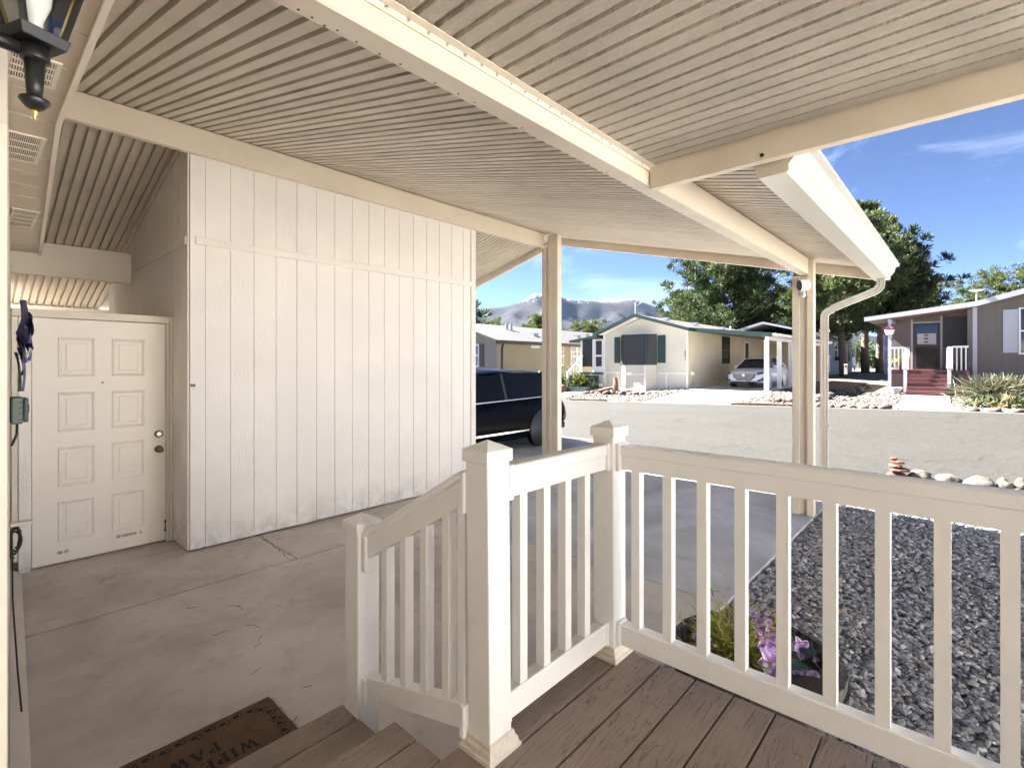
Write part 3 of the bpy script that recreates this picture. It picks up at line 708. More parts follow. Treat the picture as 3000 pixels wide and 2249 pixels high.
# green outlet cover with a lead
ob = empty('outlet_cover', (0.22, 3.9, 1.3), 'green weatherproof outlet cover fixed to the house wall beside the door', 'outlet box')
MB().box(wx(3.95) + 0.001, wx(3.95) + 0.05, 3.87, 3.99, 1.318, 1.468).build('cover', M['green_plastic'], ob, bevel=0.008)
MB().box(wx(3.95) + 0.051, wx(3.95) + 0.072, 3.875, 3.985, 1.325, 1.462).build('lid', M['green_plastic'], ob, bevel=0.009)
B('latch', M['green_plastic'], ob, wx(3.95) + 0.07, wx(3.95) + 0.078, 3.91, 3.95, 1.38, 1.42, 0.002)
sl = MB()
for k in range(4): sl.box(wx(3.95) + 0.03, wx(3.95) + 0.05, 3.8685, 3.8705, 1.34 + k * 0.032, 1.347 + k * 0.032)
sl.build('slot', M['black'], ob)
MB().tube([(wx(3.9) + .03, 3.9, 1.32), (wx(3.9) + .028, 3.9, 1.26), (wx(3.9) + .008, 3.9, 1.2)], 0.006, 6).build('lead', M['blackplastic'], ob, smooth=True)
# cable hook with coiled cable
hk = empty('cable_hook', (0.2, 4.3, 0.45), 'cream wall hook holding a coiled black cable near the door', 'hook')
B('hook_arm', M['trim'], hk, wx(4.3), wx(4.3) + 0.10, 4.27, 4.33, 0.665, 0.685, 0.003)
cp = []
for k in range(60):
    t = k / 59 * 3 * 2 * math.pi
    cp.append((wx(4.3) + 0.022 + 0.025 * math.sin(t) + 0.006 * math.sin(t * 2.3), 4.3 + 0.02 * math.cos(t * .9), 0.60 - 0.075 * math.cos(t) - 0.003 * k * .3))
MB().tube(cp, 0.0065, 6).build('cable', M['blackplastic'], hk, smooth=True)
MB().tube([(wx(4.2) + .01, 4.2, 0.62), (wx(3.9) + .012, 3.9, 0.35), (wx(3.6) + .03, 3.6, 0.08), (wx(3.2) + .04, 3.2, 0.065)], 0.004, 6).build('lead', M['blackplastic'], hk, smooth=True)

# purple metal flower on the wall
fl_ = empty('wall_flower', (0.17, 3.0, 1.6), 'purple painted metal flower hung on the house wall', 'wall decoration')
def petal(c, ang, L, w, lift, mb):
    u = Vector((0, math.cos(ang), math.sin(ang))); s_ = Vector((0, -math.sin(ang), math.cos(ang))); pts = []
    for k in range(7):
        t = k / 6; ww = w * math.sin(math.pi * min(1, t * 0.92 + 0.08)) ** 0.8; ou = Vector((lift * t * (1.3 - t), 0, 0))
        for sgn in (-1, 1): pts.append(Vector(c) + u * (L * t) + s_ * (sgn * ww) + ou + Vector((0.012 * (1 if sgn > 0 else 0), 0, 0)))
    mb.add(pts, [(2*k, 2*k+1, 2*k+3, 2*k+2) for k in range(6)])
for L, n_, li, cx in ((0.17, 7, 0.05, 0.02), (0.11, 6, 0.07, 0.03)):
    for k in range(n_):
        pmb = MB(); petal((wx(3.0) + cx, 3.0, 1.77), 2 * math.pi * k / n_ + 0.3, L, 0.045, li, pmb); pmb.build('petal', M['purple_metal'], fl_, smooth=True, fix=False)
M['green_paint'] = plain('green_painted_metal', (0.03, 0.09, 0.05), 0.5, 0.2)
lm = MB(); petal((wx(3.0) + .015, 3.02, 1.70), R(-100), 0.17, 0.03, 0.03, lm); lm.build('leaf', M['green_paint'], fl_, smooth=True, fix=False)
lm = MB(); petal((wx(3.0) + .02, 2.95, 1.72), R(-70), 0.2, 0.03, 0.05, lm); lm.build('leaf', M['purple_metal'], fl_, smooth=True, fix=False)

# ------------------------------------------------------------------ wall lantern by the entry
ln = empty('wall_lantern', (0.115, 1.36, 2.12), 'black wall lantern with clear glass panes and brass finial at the entry', 'lantern')
LC = Vector((0.097, 1.36, 0)); LB = 2.285  # height of the base plate
def lz(prof, mat, nm, n=24): return MB().lathe([(r_ * .72, h) for r_, h in prof], (LC.x, LC.y, 0), n).build(nm, mat, ln, smooth=True)
lz([(0.0001, 2.128), (0.0045, 2.130), (0.004, 2.137), (0.009, 2.142), (0.012, 2.149), (0.0001, 2.152)], M['brass'], 'finial', 16)
lz([(0.0001, 2.150), (0.018, 2.152), (0.034, 2.166), (0.033, 2.170), (0.012, 2.173), (0.0001, 2.173)], M['black'], 'drip_disc')
lz([(0.0001, 2.172), (0.0165, 2.172), (0.019, 2.20), (0.0235, 2.252), (0.0001, 2.252)], M['black'], 'stem')
lz([(0.0001, 2.245), (0.030, 2.245), (0.032, 2.250), (0.032, 2.275), (0.0001, 2.275)], M['black'], 'collar')
ra = R(22)
def rq(a, b): return (LC.x + a * math.cos(ra) - b * math.sin(ra), LC.y + a * math.sin(ra) + b * math.cos(ra))
def frustum(h0, r0, h1, r1):
    r0, r1 = r0 * .74, r1 * .82
    q0 = [(*rq(sx * r0, sy * r0), h0) for sx, sy in ((-1, -1), (1, -1), (1, 1), (-1, 1))]; q1 = [(*rq(sx * r1, sy * r1), h1) for sx, sy in ((-1, -1), (1, -1), (1, 1), (-1, 1))]
    return q0, q1
q0, q1 = frustum(2.274, 0.048, 2.296, 0.050)
MB().add(q0 + q1, [(0, 3, 2, 1), (4, 5, 6, 7), (0, 1, 5, 4), (1, 2, 6, 5), (2, 3, 7, 6), (3, 0, 4, 7)]).build('base_plate', M['black'], ln, bevel=0.002)
q0, q1 = frustum(2.297, 0.043, 2.47, 0.080)
for k in range(4):
    MB().add([q0[k], q0[(k+1) % 4], q1[(k+1) % 4], q1[k]], [(0, 1, 2, 3)]).build('glass_pane', M['glass'], ln, fix=False)
    MB().tube([q0[k], q1[k]], 0.006, 6).build('corner_bar', M['black'], ln)
    nb, nb1 = Vector(q0[k]), Vector(q1[k]); cc = Vector((LC.x, LC.y, 2.30)); cc1 = Vector((LC.x, LC.y, 2.47))
    MB().tube([nb.lerp(cc, 0.14), nb1.lerp(cc1, 0.10)], 0.0035, 6).build('bevel_strip', M['brass'], ln)
q0, q1 = frustum(2.47, 0.090, 2.53, 0.02)
MB().add(q0 + q1, [(0, 3, 2, 1), (4, 5, 6, 7), (0, 1, 5, 4), (1, 2, 6, 5), (2, 3, 7, 6), (3, 0, 4, 7)]).build('roof', M['black'], ln)
lz([(0.0001, 2.30), (0.016, 2.30), (0.018, 2.325), (0.034, 2.36), (0.037, 2.385), (0.03, 2.415), (0.012, 2.43), (0.0001, 2.432)], M['bulb'], 'bulb')
MB().tube([(LC.x - 0.02, LC.y, 2.262), (LC.x - 0.06, LC.y - 0.01, 2.262), (LC.x - 0.09, LC.y - 0.015, 2.285), (LC.x - 0.145, LC.y - .015, 2.33)], [0.013, 0.015, 0.017, 0.02], 10).build('arm', M['black'], ln, smooth=True)
# ------------------------------------------------------------------ deck and steps
deck = empty('porch_deck', (1.0, 0.2, 0), 'brown composite porch deck with two boards as a step down to the concrete', 'deck')
DZ = 0.38
M['oldsteel'] = plain('weathered_screw', (0.26, 0.24, 0.22), 0.5, 0.2, 90, metal=0.6)
dsc = MB().lathe([(0.0001, 0.0), (0.0042, 0.0), (0.0042, 0.0010), (0.0022, 0.0007), (0.0001, 0.0007)], (0, 0, 0), 10).mesh('screw', (0, 0, 0), M['oldsteel'])
def board(x0, x1, y0, y1, z, scr_x=()):
    o = MB().box(x0, x1, y0, y1, z - 0.025, z).build('deck_board', M['deck'], deck, bevel=0.004)
    for sx in scr_x:
        for sy in (y0 + 0.028, y1 - 0.028): link('screw', dsc, o, (sx + rng.uniform(-.004, .004), sy + rng.uniform(-.004, .004), z - 0.0002))
    return o
yy = 1.11
gaps = [1.11 - 0.1475 * k for k in range(14)]
board(-0.72, 1.995, 1.113, 1.254, DZ, (1.52, 1.90))
for a, b in zip(gaps, gaps[1:]): board(-0.72, 1.995, b + 0.003, a - 0.003, DZ, (1.12, 1.52, 1.955))
for y0, y1 in ((1.2575, 1.380), (1.386, 1.512)): board(-0.70, 1.040, y0, y1, DZ, (0.30, 0.93))
for y0, y1 in ((1.733, 1.859), (1.865, 1.993)): board(-0.70, 1.105, y0, y1, 0.19, (0.30, 0.62, 1.02))
board(-0.70, 1.105, 1.60, 1.7275, 0.19)
M['skirt'] = plain('cream_deck_skirt', (0.60, 0.53, 0.44), 0.6, 0.05, 3, 0.1, 40, dirt=0.25, ds=5)
B('riser', M['skirt'], deck, -0.68, 1.032, 1.488, 1.506, 0.0, 0.354)
B('riser', M['skirt'], deck, -0.68, 1.095, 1.965, 1.985, 0.0, 0.164)
B('skirt', M['skirt'], deck, -0.70, 1.985, 1.225, 1.248, 0.0, 0.354)
B('skirt', M['skirt'], deck, 1.965, 1.988, -1.2, 1.224, -0.05, 0.354)
MB().prism([(1.249, 0.0), (1.964, 0.0), (1.964, 0.163), (1.505, 0.163), (1.505, 0.20), (1.487, 0.353), (1.249, 0.353)], 'x', 1.000, 1.031).build('stringer', M['skirt'], deck)

# ------------------------------------------------------------------ white vinyl railing
rail = empty('porch_railing', (1.93, 1.17, DZ), 'white vinyl porch railing with square posts, capped tops and balusters on the deck and steps', 'railing')
def newel(cx, cy, z0, z1, trim=True, name='newel_post', lean=0.0):
    h = 0.0515
    p = MB(); p.add([(cx + sx*h + (lean if z == z1 else 0), cy + sy*h, z) for z in (z0, z1) for sx, sy in ((-1,-1),(1,-1),(1,1),(-1,1))],
                   [(0,3,2,1),(4,5,6,7),(0,1,5,4),(1,2,6,5),(2,3,7,6),(3,0,4,7)])
    o = p.build(name, M['pvc'], rail, bevel=0.005)
    c = MB(); a = 0.060; cx2 = cx + lean
    c.add([(cx2 + sx*a, cy + sy*a, z) for z in (z1 - 0.036, z1 + 0.004) for sx, sy in ((-1,-1),(1,-1),(1,1),(-1,1))] + [(cx2, cy, z1 + 0.034)],
          [(0,3,2,1),(0,1,5,4),(1,2,6,5),(2,3,7,6),(3,0,4,7),(4,5,8),(5,6,8),(6,7,8),(7,4,8)])
    c.build('post_cap', M['pvc'], o, bevel=0.003)
    if trim:
        t = MB(); prof = [(0.074, z0), (0.074, z0 + 0.012), (0.068, z0 + 0.018), (0.066, z0 + 0.032), (0.059, z0 + 0.040), (0.057, z0 + 0.052), (0.0522, z0 + 0.056)]
        for r_, z in prof: t.v += [(cx + sx*r_, cy + sy*r_, z) for sx, sy in ((-1,-1),(1,-1),(1,1),(-1,1))]
        for q in range(len(prof) - 1):
            for j in range(4): t.f.append((q*4+j, q*4+(j+1) % 4, q*4+4+(j+1) % 4, q*4+4+j))
        t.build('base_trim', M['pvc_dirty'], o)
    return o
newel(1.186, 1.180, DZ, 1.366, lean=-0.012)
newel(1.930, 1.175, DZ, 1.372, lean=-0.004)
newel(1.150, 1.912, 0.03, 0.985, trim=False)
newel(1.930, -0.62, DZ, 1.372)
def bal_mesh(h):
    return MB().box(-0.019, 0.019, -0.019, 0.019, 0, h).mesh('baluster', (0, 0, 0), M['pvc'])
bm_ = bal_mesh(0.70)
# short rail along the deck edge
TR = [(-0.031, 1.298), (-0.024, 1.305), (0.024, 1.305), (0.031, 1.298), (0.031, 1.262), (0.024, 1.256), (0.022, 1.198), (-0.022, 1.198), (-0.024, 1.256), (-0.031, 1.262)]
BR = [(-0.026, 0.530), (-0.022, 0.535), (0.022, 0.535), (0.026, 0.530), (0.026, 0.448), (-0.026, 0.448)]
ry = 1.175
tr = MB().prism([(ry + a, z) for a, z in TR], 'x', 1.245, 1.874).build('top_rail', M['pvc'], rail)
MB().prism([(ry - .03, 1.3055), (ry + .03, 1.3055), (ry + .024, 1.3075), (ry - .024, 1.3075)], 'x', 1.262, 1.86).build('soiled_top', M['pvc_dirty'], tr)
MB().prism([(ry + a, z) for a, z in BR], 'x', 1.245, 1.874).build('bottom_rail', M['pvc'], rail)
B('ledge_dirt', M['pvc_dirty'], rail, 1.262, 1.858, ry - 0.021, ry + 0.021, 0.5352, 0.5362)
for xx in (1.330, 1.462, 1.595, 1.728): link('baluster', bm_, rail, (xx, ry, 0.5364))
def bracket(x0, x1, y0, y1, z0, z1): MB().box(x0, x1, y0, y1, z0, z1).build('rail_bracket', M['pvc'], rail, bevel=0.006, seg=3)
bracket(1.2385, 1.262, ry - 0.037, ry + 0.037, 1.19, 1.311); bracket(1.858, 1.8775, ry - 0.037, ry + 0.037, 1.19, 1.311)
bracket(1.2385, 1.258, ry - 0.032, ry + 0.032, 0.44, 0.541); bracket(1.860, 1.8775, ry - 0.032, ry + 0.032, 0.44, 0.541)
# long rail towards the street side
rx = 1.930
tr2 = MB().prism([(rx + a, z) for a, z in TR], 'y', -0.566, 1.121).build('top_rail', M['pvc'], rail)
MB().prism([(rx + a, z) for a, z in BR], 'y', -0.566, 1.121).build('bottom_rail', M['pvc'], rail)
for k in range(12):
    yv = 0.899 - 0.1402 * k
    if yv > -0.55: link('baluster', bm_, rail, (rx, yv, 0.5355))
link('baluster', bm_, rail, (rx, 1.0395, 0.5355))
bracket(rx - 0.037, rx + 0.037, 1.104, 1.1225, 1.19, 1.311); bracket(rx - 0.032, rx + 0.032, 1.104, 1.1225, 0.44, 0.541)
# raked stair rail
sx = 1.150
def raked(nm, y0, z0, y1, z1, w, h, top):
    pr_ = [(-w/2, -h/2), (w/2, -h/2), (w/2, h/2 - 0.03), (w/2 + top, h/2 - 0.024), (w/2 + top, h/2 - .006), (w/2 + top - .007, h/2), (-w/2 - top + .007, h/2), (-w/2 - top, h/2 - .006), (-w/2 - top, h/2 - 0.024), (-w/2, h/2 - 0.03)] if top else [(-w/2, -h/2), (w/2, -h/2), (w/2, h/2), (-w/2, h/2)]
    return MB().sweep([(sx, y0, z0), (sx, y1, z1)], pr_).build(nm, M['pvc'], rail, bevel=0.002)
raked('stair_top_rail', 1.238, 1.245, 1.856, 0.895, 0.046, 0.105, 0.009)
raked('stair_bottom_rail', 1.238, 0.478, 1.856, 0.310, 0.050, 0.080, 0)
for yv in (1.345, 1.470, 1.595, 1.720):
    zt = lerp(1.245, 0.895, (yv - 1.238) / 0.618) - 0.05; zb = lerp(0.478, 0.310, (yv - 1.238) / 0.618) + 0.035
    MB().box(sx - 0.019, sx + 0.019, yv - 0.019, yv + 0.019, zb, zt).build('baluster', M['pvc'], rail, bevel=0.002)
MB().box(sx - 0.019, sx + 0.019, 1.246, 1.282, 0.50, 1.19).build('baluster', M['pvc'], rail, bevel=0.002)
for yv, zv, h in ((1.846, 0.865, 0.15), (1.846, 0.30, 0.105), (1.244, 1.225, 0.14), (1.244, 0.465, 0.11)):
    MB().box(sx - 0.036, sx + 0.036, yv - 0.012, yv + 0.012, zv - h / 2, zv + h / 2).build('rail_bracket', M['pvc'], rail, bevel=0.006, seg=3)

# ------------------------------------------------------------------ doormat with printed paws and letters
def coir():
    m, nt, b = newmat('coir_mat'); N = NT(nt); v, rnd = N.pos(); c = (0.135, 0.078, 0.036)
    col = N.mix(N.rng(N.noise(v, 12, 6, 0.7), 0.3, 0.7), mul(c, 0.75), mul(c, 1.3)); col = N.mix(N.rng(N.noise(v, 300, 3, 0.7), 0.35, 0.7, 0, 0.5), col, mul(c, 0.5))
    N.l(col, b.inputs['Base Color']); b.inputs['Roughness'].default_value = 0.95; N.l(N.bump(N.noise(v, 350, 3, 0.7), 0.9, 0.004), b.inputs['Normal']); return m
M['coir'] = coir()
M['ink'] = plain('black_mat_print', (0.012, 0.011, 0.010), 0.9, 0.3, 200)
mat_ = empty('doormat', (0.645, 2.32, 0), 'brown coir doormat with black paw prints and lettering at the foot of the steps', 'doormat')
mo = []; nn = 30
for (ax, ay), (bx, by) in zip(((0.27, 2.09), (1.02, 2.09), (1.02, 2.552), (0.27, 2.552)), ((1.02, 2.09), (1.02, 2.552), (0.27, 2.552), (0.27, 2.09))):
    for k in range(nn): mo.append((lerp(ax, bx, k/nn) + rng.uniform(-.0015, .0015), lerp(ay, by, k/nn) + rng.uniform(-.0015, .0015)))
MB().prism(mo, 'z', 0.0015, 0.014).build('pile', M['coir'], mat_)
fr = MB()
for k in range(60):
    yq = rng.uniform(2.1, 2.55); a = rng.uniform(-.9, .9); L = rng.uniform(.006, .022)
    fr.tube([(1.018, yq, .008), (1.02 + L * math.cos(a), yq + L * math.sin(a), .004)], 0.0006, 3)
for yq, L in ((2.30, .045), (2.275, .05), (2.50, .03)): fr.tube([(1.018, yq, .008), (1.02 + L * .7, yq + .012, .012), (1.02 + L, yq + .03, .004)], 0.0009, 3)
tag(fr.build('frayed_fibre', M['coir'], mat_, fix=False), kind='stuff')
ZI = 0.0148
def ell(mb, cx, cy, a, b, rot, n=12): mb.add([(cx + a*math.cos(t)*math.cos(rot) - b*math.sin(t)*math.sin(rot), cy + a*math.cos(t)*math.sin(rot) + b*math.sin(t)*math.cos(rot), ZI) for t in [2*math.pi*k/n for k in range(n)]], [tuple(range(n))])
def paw(cx, cy, rot):
    p = MB(); ell(p, cx, cy, 0.0135, 0.012, rot)
    for an, d_ in ((-0.75, .024), (-0.26, .0275), (0.26, .0275), (0.75, .024)): ell(p, cx + d_*math.cos(rot + an), cy + d_*math.sin(rot + an), 0.0062, 0.0042, rot + an * .6, 8)
    p.build('paw_print', M['ink'], mat_, fix=False)
for k in range(11): paw(0.914 - 0.0575 * k, 2.510 + (0.004 if k % 2 else -0.004), R(8 if k % 2 else -12))
for cx, cy, a in ((0.952, 2.482, -30), (0.976, 2.436, -55), (0.974, 2.378, -70), (0.977, 2.325, -85), (0.971, 2.268, -100)): paw(cx, cy, R(a))
# serif letters: strokes in a unit cell (right, up); the reader stands on the carport side
def st(x0, y0, x1, y1, w): # slanted stroke with horizontal cut ends
    return [(x0 - w/2, y0), (x0 + w/2, y0), (x1 + w/2, y1), (x1 - w/2, y1)]
def arc(cx, cy, rx_, ry_, t, a0, a1, n=10):
    out = []
    for k in range(n):
        p0, p1 = R(lerp(a0, a1, k/n)), R(lerp(a0, a1, (k+1)/n))
        out.append([(cx + rx_*math.cos(p0), cy + ry_*math.sin(p0)), (cx + rx_*math.cos(p1), cy + ry_*math.sin(p1)), (cx + (rx_-t)*math.cos(p1), cy + (ry_-t*.7)*math.sin(p1)), (cx + (rx_-t)*math.cos(p0), cy + (ry_-t*.7)*math.sin(p0))])
    return out
def sf(x0, x1, y): return [(x0, y), (x1, y), (x1, y + .08), (x0, y + .08)]
GL = {
 'W': (1.15, [st(.17, 1, .38, 0, .2), st(.58, .9, .38, 0, .11), st(.58, .9, .80, 0, .2), st(1.02, 1, .80, 0, .11), sf(0, .34, .92), sf(.88, 1.15, .92)]),
 'I': (.48, [st(.24, 0, .24, 1, .2), sf(.04, .44, 0), sf(.04, .44, .92)]),
 'P': (.78, [st(.24, 0, .24, 1, .2), sf(.04, .46, 0), sf(.04, .3, .92)] + arc(.36, .73, .38, .27, .17, -90, 90)),
 'E': (.74, [st(.22, 0, .22, 1, .2), sf(.04, .68, 0), sf(.04, .66, .92), sf(.2, .54, .47), st(.65, 0, .69, .26, .06), st(.63, 1, .65, .76, .06)]),
 'A': (.95, [st(.18, 0, .46, 1, .11), st(.80, 0, .50, 1, .2), sf(.26, .72, .28), sf(.03, .34, 0), sf(.62, .95, 0)]),
 'S': (.66, arc(.34, .73, .27, .27, .15, 40, 270) + arc(.33, .26, .29, .26, .15, -140, 90)),
 'Y': (.9, [st(.45, 0, .45, .48, .2), st(.15, 1, .45, .42, .2), st(.76, 1, .47, .42, .11), sf(.26, .64, 0), sf(0, .32, .92), sf(.62, .9, .92)]),
 'O': (.95, arc(.47, .5, .43, .5, .19, 0, 360, 20)),
 'U': (.9, [st(.2, .3, .2, 1, .2), st(.74, .3, .74, 1, .11), sf(.02, .38, .92), sf(.6, .88, .92)] + arc(.45, .34, .35, .34, .17, 180, 360)),
 'R': (.88, [st(.24, 0, .24, 1, .2), sf(.04, .44, 0), sf(.04, .3, .92), st(.74, 0, .46, .5, .2), sf(.62, .9, 0)] + arc(.36, .74, .36, .26, .17, -90, 90)),
}
def word(t, x_start, y_base, h, w=None):
    x_ = x_start
    for ch in t:
        if ch == ' ': x_ -= 0.4 * h; continue
        adv, polys = GL[ch]; lb = MB()
        for q, pl_ in enumerate(polys): lb.add([(x_ - a * h, y_base - b * h, ZI + q * 0.00004) for a, b in pl_], [tuple(range(len(pl_)))])
        lb.build('letter', M['ink'], mat_, fix=False); x_ -= (adv + 0.03) * h
word('WIPE YOUR', 0.868, 2.322, 0.066); word('PAWS', 0.752, 2.413, 0.066)
import numpy as np
# ------------------------------------------------------------------ gravel (countless: one object)
_t = (1 + 5 ** 0.5) / 2
ICO_V = np.array([(-1,_t,0),(1,_t,0),(-1,-_t,0),(1,-_t,0),(0,-1,_t),(0,1,_t),(0,-1,-_t),(0,1,-_t),(_t,0,-1),(_t,0,1),(-_t,0,-1),(-_t,0,1)]) / (1 + _t * _t) ** 0.5
ICO_F = np.array([(0,11,5),(0,5,1),(0,1,7),(0,7,10),(0,10,11),(1,5,9),(5,11,4),(11,10,2),(10,7,6),(7,1,8),(3,9,4),(3,4,2),(3,2,6),(3,6,8),(3,8,9),(4,9,5),(2,4,11),(6,2,10),(8,6,7),(9,8,1)])
def big_mesh(name, V, Fc, mat, smooth=False):
    me = bpy.data.meshes.new(name); me.vertices.add(len(V)); me.vertices.foreach_set('co', V.astype(np.float32).ravel())
    k = Fc.shape[1]; me.loops.add(Fc.size); me.loops.foreach_set('vertex_index', Fc.astype(np.int32).ravel())
    me.polygons.add(len(Fc)); me.polygons.foreach_set('loop_start', np.arange(0, Fc.size, k, dtype=np.int32))
    me.polygons.foreach_set('use_smooth', np.full(len(Fc), smooth)); me.materials.append(mat); me.update(calc_edges=True); me.validate()
    return me
def pebbles(name, P, smin, smax, mat, seed, flat=0.55, smooth=False):
    r_ = np.random.RandomState(seed); n = len(P)
    s = r_.uniform(smin, smax, n) * r_.choice([0.75, 1, 1.25], n); sc_ = np.stack([s * r_.uniform(0.9, 1.5, n), s * r_.uniform(0.7, 1.1, n), s * flat * r_.uniform(0.7, 1.2, n)], 1)
    jit = 1 + r_.uniform(-0.34, 0.24, (n, 12, 1)); V = ICO_V[None] * jit * sc_[:, None, :]
    # random tilt and yaw
    a, b_ = r_.uniform(0, 6.28, n), r_.normal(0, 0.35, n)
    ca, sa, cb, sb_ = np.cos(a)[:, None], np.sin(a)[:, None], np.cos(b_)[:, None], np.sin(b_)[:, None]
    x, y, z = V[..., 0], V[..., 1], V[..., 2]
    x, z = x * cb - z * sb_, x * sb_ + z * cb
    x, y = x * ca - y * sa, x * sa + y * ca
    V = np.stack([x, y, z], -1) + P[:, None, :]
    Fc = (ICO_F[None] + (np.arange(n) * 12)[:, None, None]).reshape(-1, 3)
    return link(name, big_mesh(name, V.reshape(-1, 3), Fc, mat, smooth), None, (0, 0, 0))
def island_mat(name, stops, rough=0.7, spec=0.4):
    m, nt, b = newmat(name); N = NT(nt); ge = N.n('ShaderNodeNewGeometry'); cr = N.n('ShaderNodeValToRGB')
    el = cr.color_ramp.elements
    while len(el) < len(stops): el.new(0.5)
    for e_, (p_, c_) in zip(el, stops): e_.position = p_; e_.color = (*c_, 1)
    N.l(ge.outputs['Random Per Island'], cr.inputs[0]); v, rnd = N.pos()
    col = N.mix(N.rng(N.noise(v, 90, 4, 0.7), 0.4, 0.75, 0, 0.3), cr.outputs[0], (0.08, 0.08, 0.085))
    N.l(col, b.inputs['Base Color']); b.inputs['Roughness'].default_value = rough; b.inputs['Specular IOR Level'].default_value = spec
    return m
M['pebble'] = island_mat('grey_pebbles', [(0, (0.11, 0.113, 0.125)), (0.3, (0.215, 0.218, 0.235)), (0.55, (0.33, 0.33, 0.34)), (0.78, (0.46, 0.455, 0.45)), (0.9, (0.30, 0.24, 0.20)), (1, (0.62, 0.61, 0.585))], 0.55, 0.5)
M['palepebble'] = island_mat('cream_stones', [(0, (0.055, 0.046, 0.037)), (0.5, (0.10, 0.089, 0.076)), (0.8, (0.15, 0.14, 0.125)), (0.92, (0.08, 0.054, 0.04)), (1, (0.24, 0.23, 0.22))], 0.8, 0.3)
tag(MB().box(1.99, 9.04, -1.398, 1.235, -0.2, -0.035).build('gravel_bed', M['bed']), kind='structure')
r_ = np.random.RandomState(3)
def scatter(n, x0, x1, y0, y1, z0, z1): return np.stack([r_.uniform(x0, x1, n), r_.uniform(y0, y1, n), r_.uniform(z0, z1, n)], 1)
P = np.concatenate([scatter(13500, 2.0, 4.2, -0.55, 1.215, -0.035, -0.012), scatter(13500, 4.2, 7.1, -0.75, 1.215, -0.035, -0.012), scatter(1500, 2.4, 6.9, -1.4, -0.6, -0.035, -0.015)])
tag(pebbles('gravel', P, 0.0095, 0.021, M['pebble'], 5), 'dark grey river gravel filling the bed between deck and street', 'gravel', kind='stuff')
P = scatter(6000, 7.0, 9.0, -1.2, 1.22, -0.035, -0.012)
tag(pebbles('gravel', P, 0.016, 0.026, M['palepebble'], 6), 'pale sunlit gravel strip beside the street edge', 'gravel', kind='stuff')
def yard_pts(n, x0, x1, y0, y1):
    Q = scatter(n, x0, x1, y0, y1, 0, 0)
    for q in Q: q[2] = g(q[0], q[1]) - 0.01
    return Q
P = np.concatenate([yard_pts(5200, 18.6, 27.4, 1.9, 6.2), yard_pts(3800, 18.6, 28, -3.5, 0.2)])
tag(pebbles('gravel', P, 0.035, 0.075, M['palepebble'], 8), 'pale gravel yard around the red steps of the brown house', 'gravel', kind='stuff')
P = np.concatenate([yard_pts(3600, 18.6, 23.3, 9.8, 14.5), yard_pts(1500, 18.6, 23.3, 16.1, 20), yard_pts(1200, 18.6, 23.3, 5.2, 6.25)])
tag(pebbles('gravel', P, 0.035, 0.07, M['palepebble'], 9), 'pale gravel yard in front of the house with green trim', 'gravel', kind='stuff')

# ------------------------------------------------------------------ rocks
def stone_mat(name, c, c2):
    m, nt, b = newmat(name); N = NT(nt); v, rnd = N.pos()
    col = N.mix(N.rng(N.noise(v, 7, 8, 0.65, 0.5), 0.35, 0.65), c, c2); col = N.mix(N.rng(N.noise(v, 30, 5, 0.7), 0.55, 0.75, 0, 0.6), col, mul(c, 0.45))
    k = N.rng(rnd, 0, 1, 0.75, 1.15); cc = N.n('ShaderNodeCombineColor'); [N.l(k, cc.inputs[i]) for i in range(3)]
    col = N.mix(1.0, col, cc.outputs[0], 'MULTIPLY'); N.l(col, b.inputs['Base Color']); b.inputs['Roughness'].default_value = 0.85
    N.l(N.bump(N.noise(v, 25, 6, 0.7), 0.6, 0.02), b.inputs['Normal']); return m
M['palerock'] = stone_mat('pale_limestone', (0.062, 0.052, 0.041), (0.115, 0.10, 0.082))
M['redrock'] = stone_mat('red_sandstone', (0.085, 0.030, 0.020), (0.13, 0.058, 0.038))
M['darkrock'] = stone_mat('dark_lava_rock', (0.07, 0.055, 0.05), (0.16, 0.12, 0.10))
near_rocks = [(2631, 1392, .10, .12, .07, 'palerock', 'flat pale rock beside the red cairn at the street edge'), (2690, 1398, .30, .17, .12, 'palerock', 'mossy low rock right of the cairn at the street edge'),
    (2775, 1408, .31, .16, .12, 'palerock', 'long speckled tan rock second right of the cairn'), (2868, 1422, .33, .19, .17, 'palerock', 'largest pale boulder in the row at the street edge'),
    (2945, 1428, .17, .15, .15, 'palerock', 'upright knobbly pale rock right of the largest boulder'), (2993, 1432, .16, .15, .15, 'palerock', 'pale pinkish rock at the right picture edge'),
    (2985, 1452, .17, .12, .10, 'palerock', 'low pinkish rock in front of the edge rocks on the right')]
for i, (u, v, rx_, ry_, rz_, m_, lb) in enumerate(near_rocks):
    p = atz(u, v, 0.03)
    tag(MB().rock((p.x, p.y, 0.03), rx_ * .47, rx_ * .43 + .02, rz_ * .85, i + 2, 3, 0.3, 1.1).build('rock', M[m_], smooth=True), lb, 'rock', 'pale rocks along the near street edge')
pc = atz(2628, 1402, 0.0)
cairn = empty('cairn', (pc.x, pc.y, 0), 'stacked red sandstone cairn of flat stones at the street edge', 'cairn')
for k, (rr, zz, hh, dx) in enumerate(((0.125, .05, .055, .0), (0.135, .13, .035, .03), (0.10, .185, .03, -.02), (0.085, .24, .035, .0), (0.05, .285, .022, -.04))):
    MB().rock((pc.x, pc.y - dx, zz), rr * .8, rr, hh, k + 40, 2, 0.22, k).build('stone', M['redrock'], cairn, smooth=False)
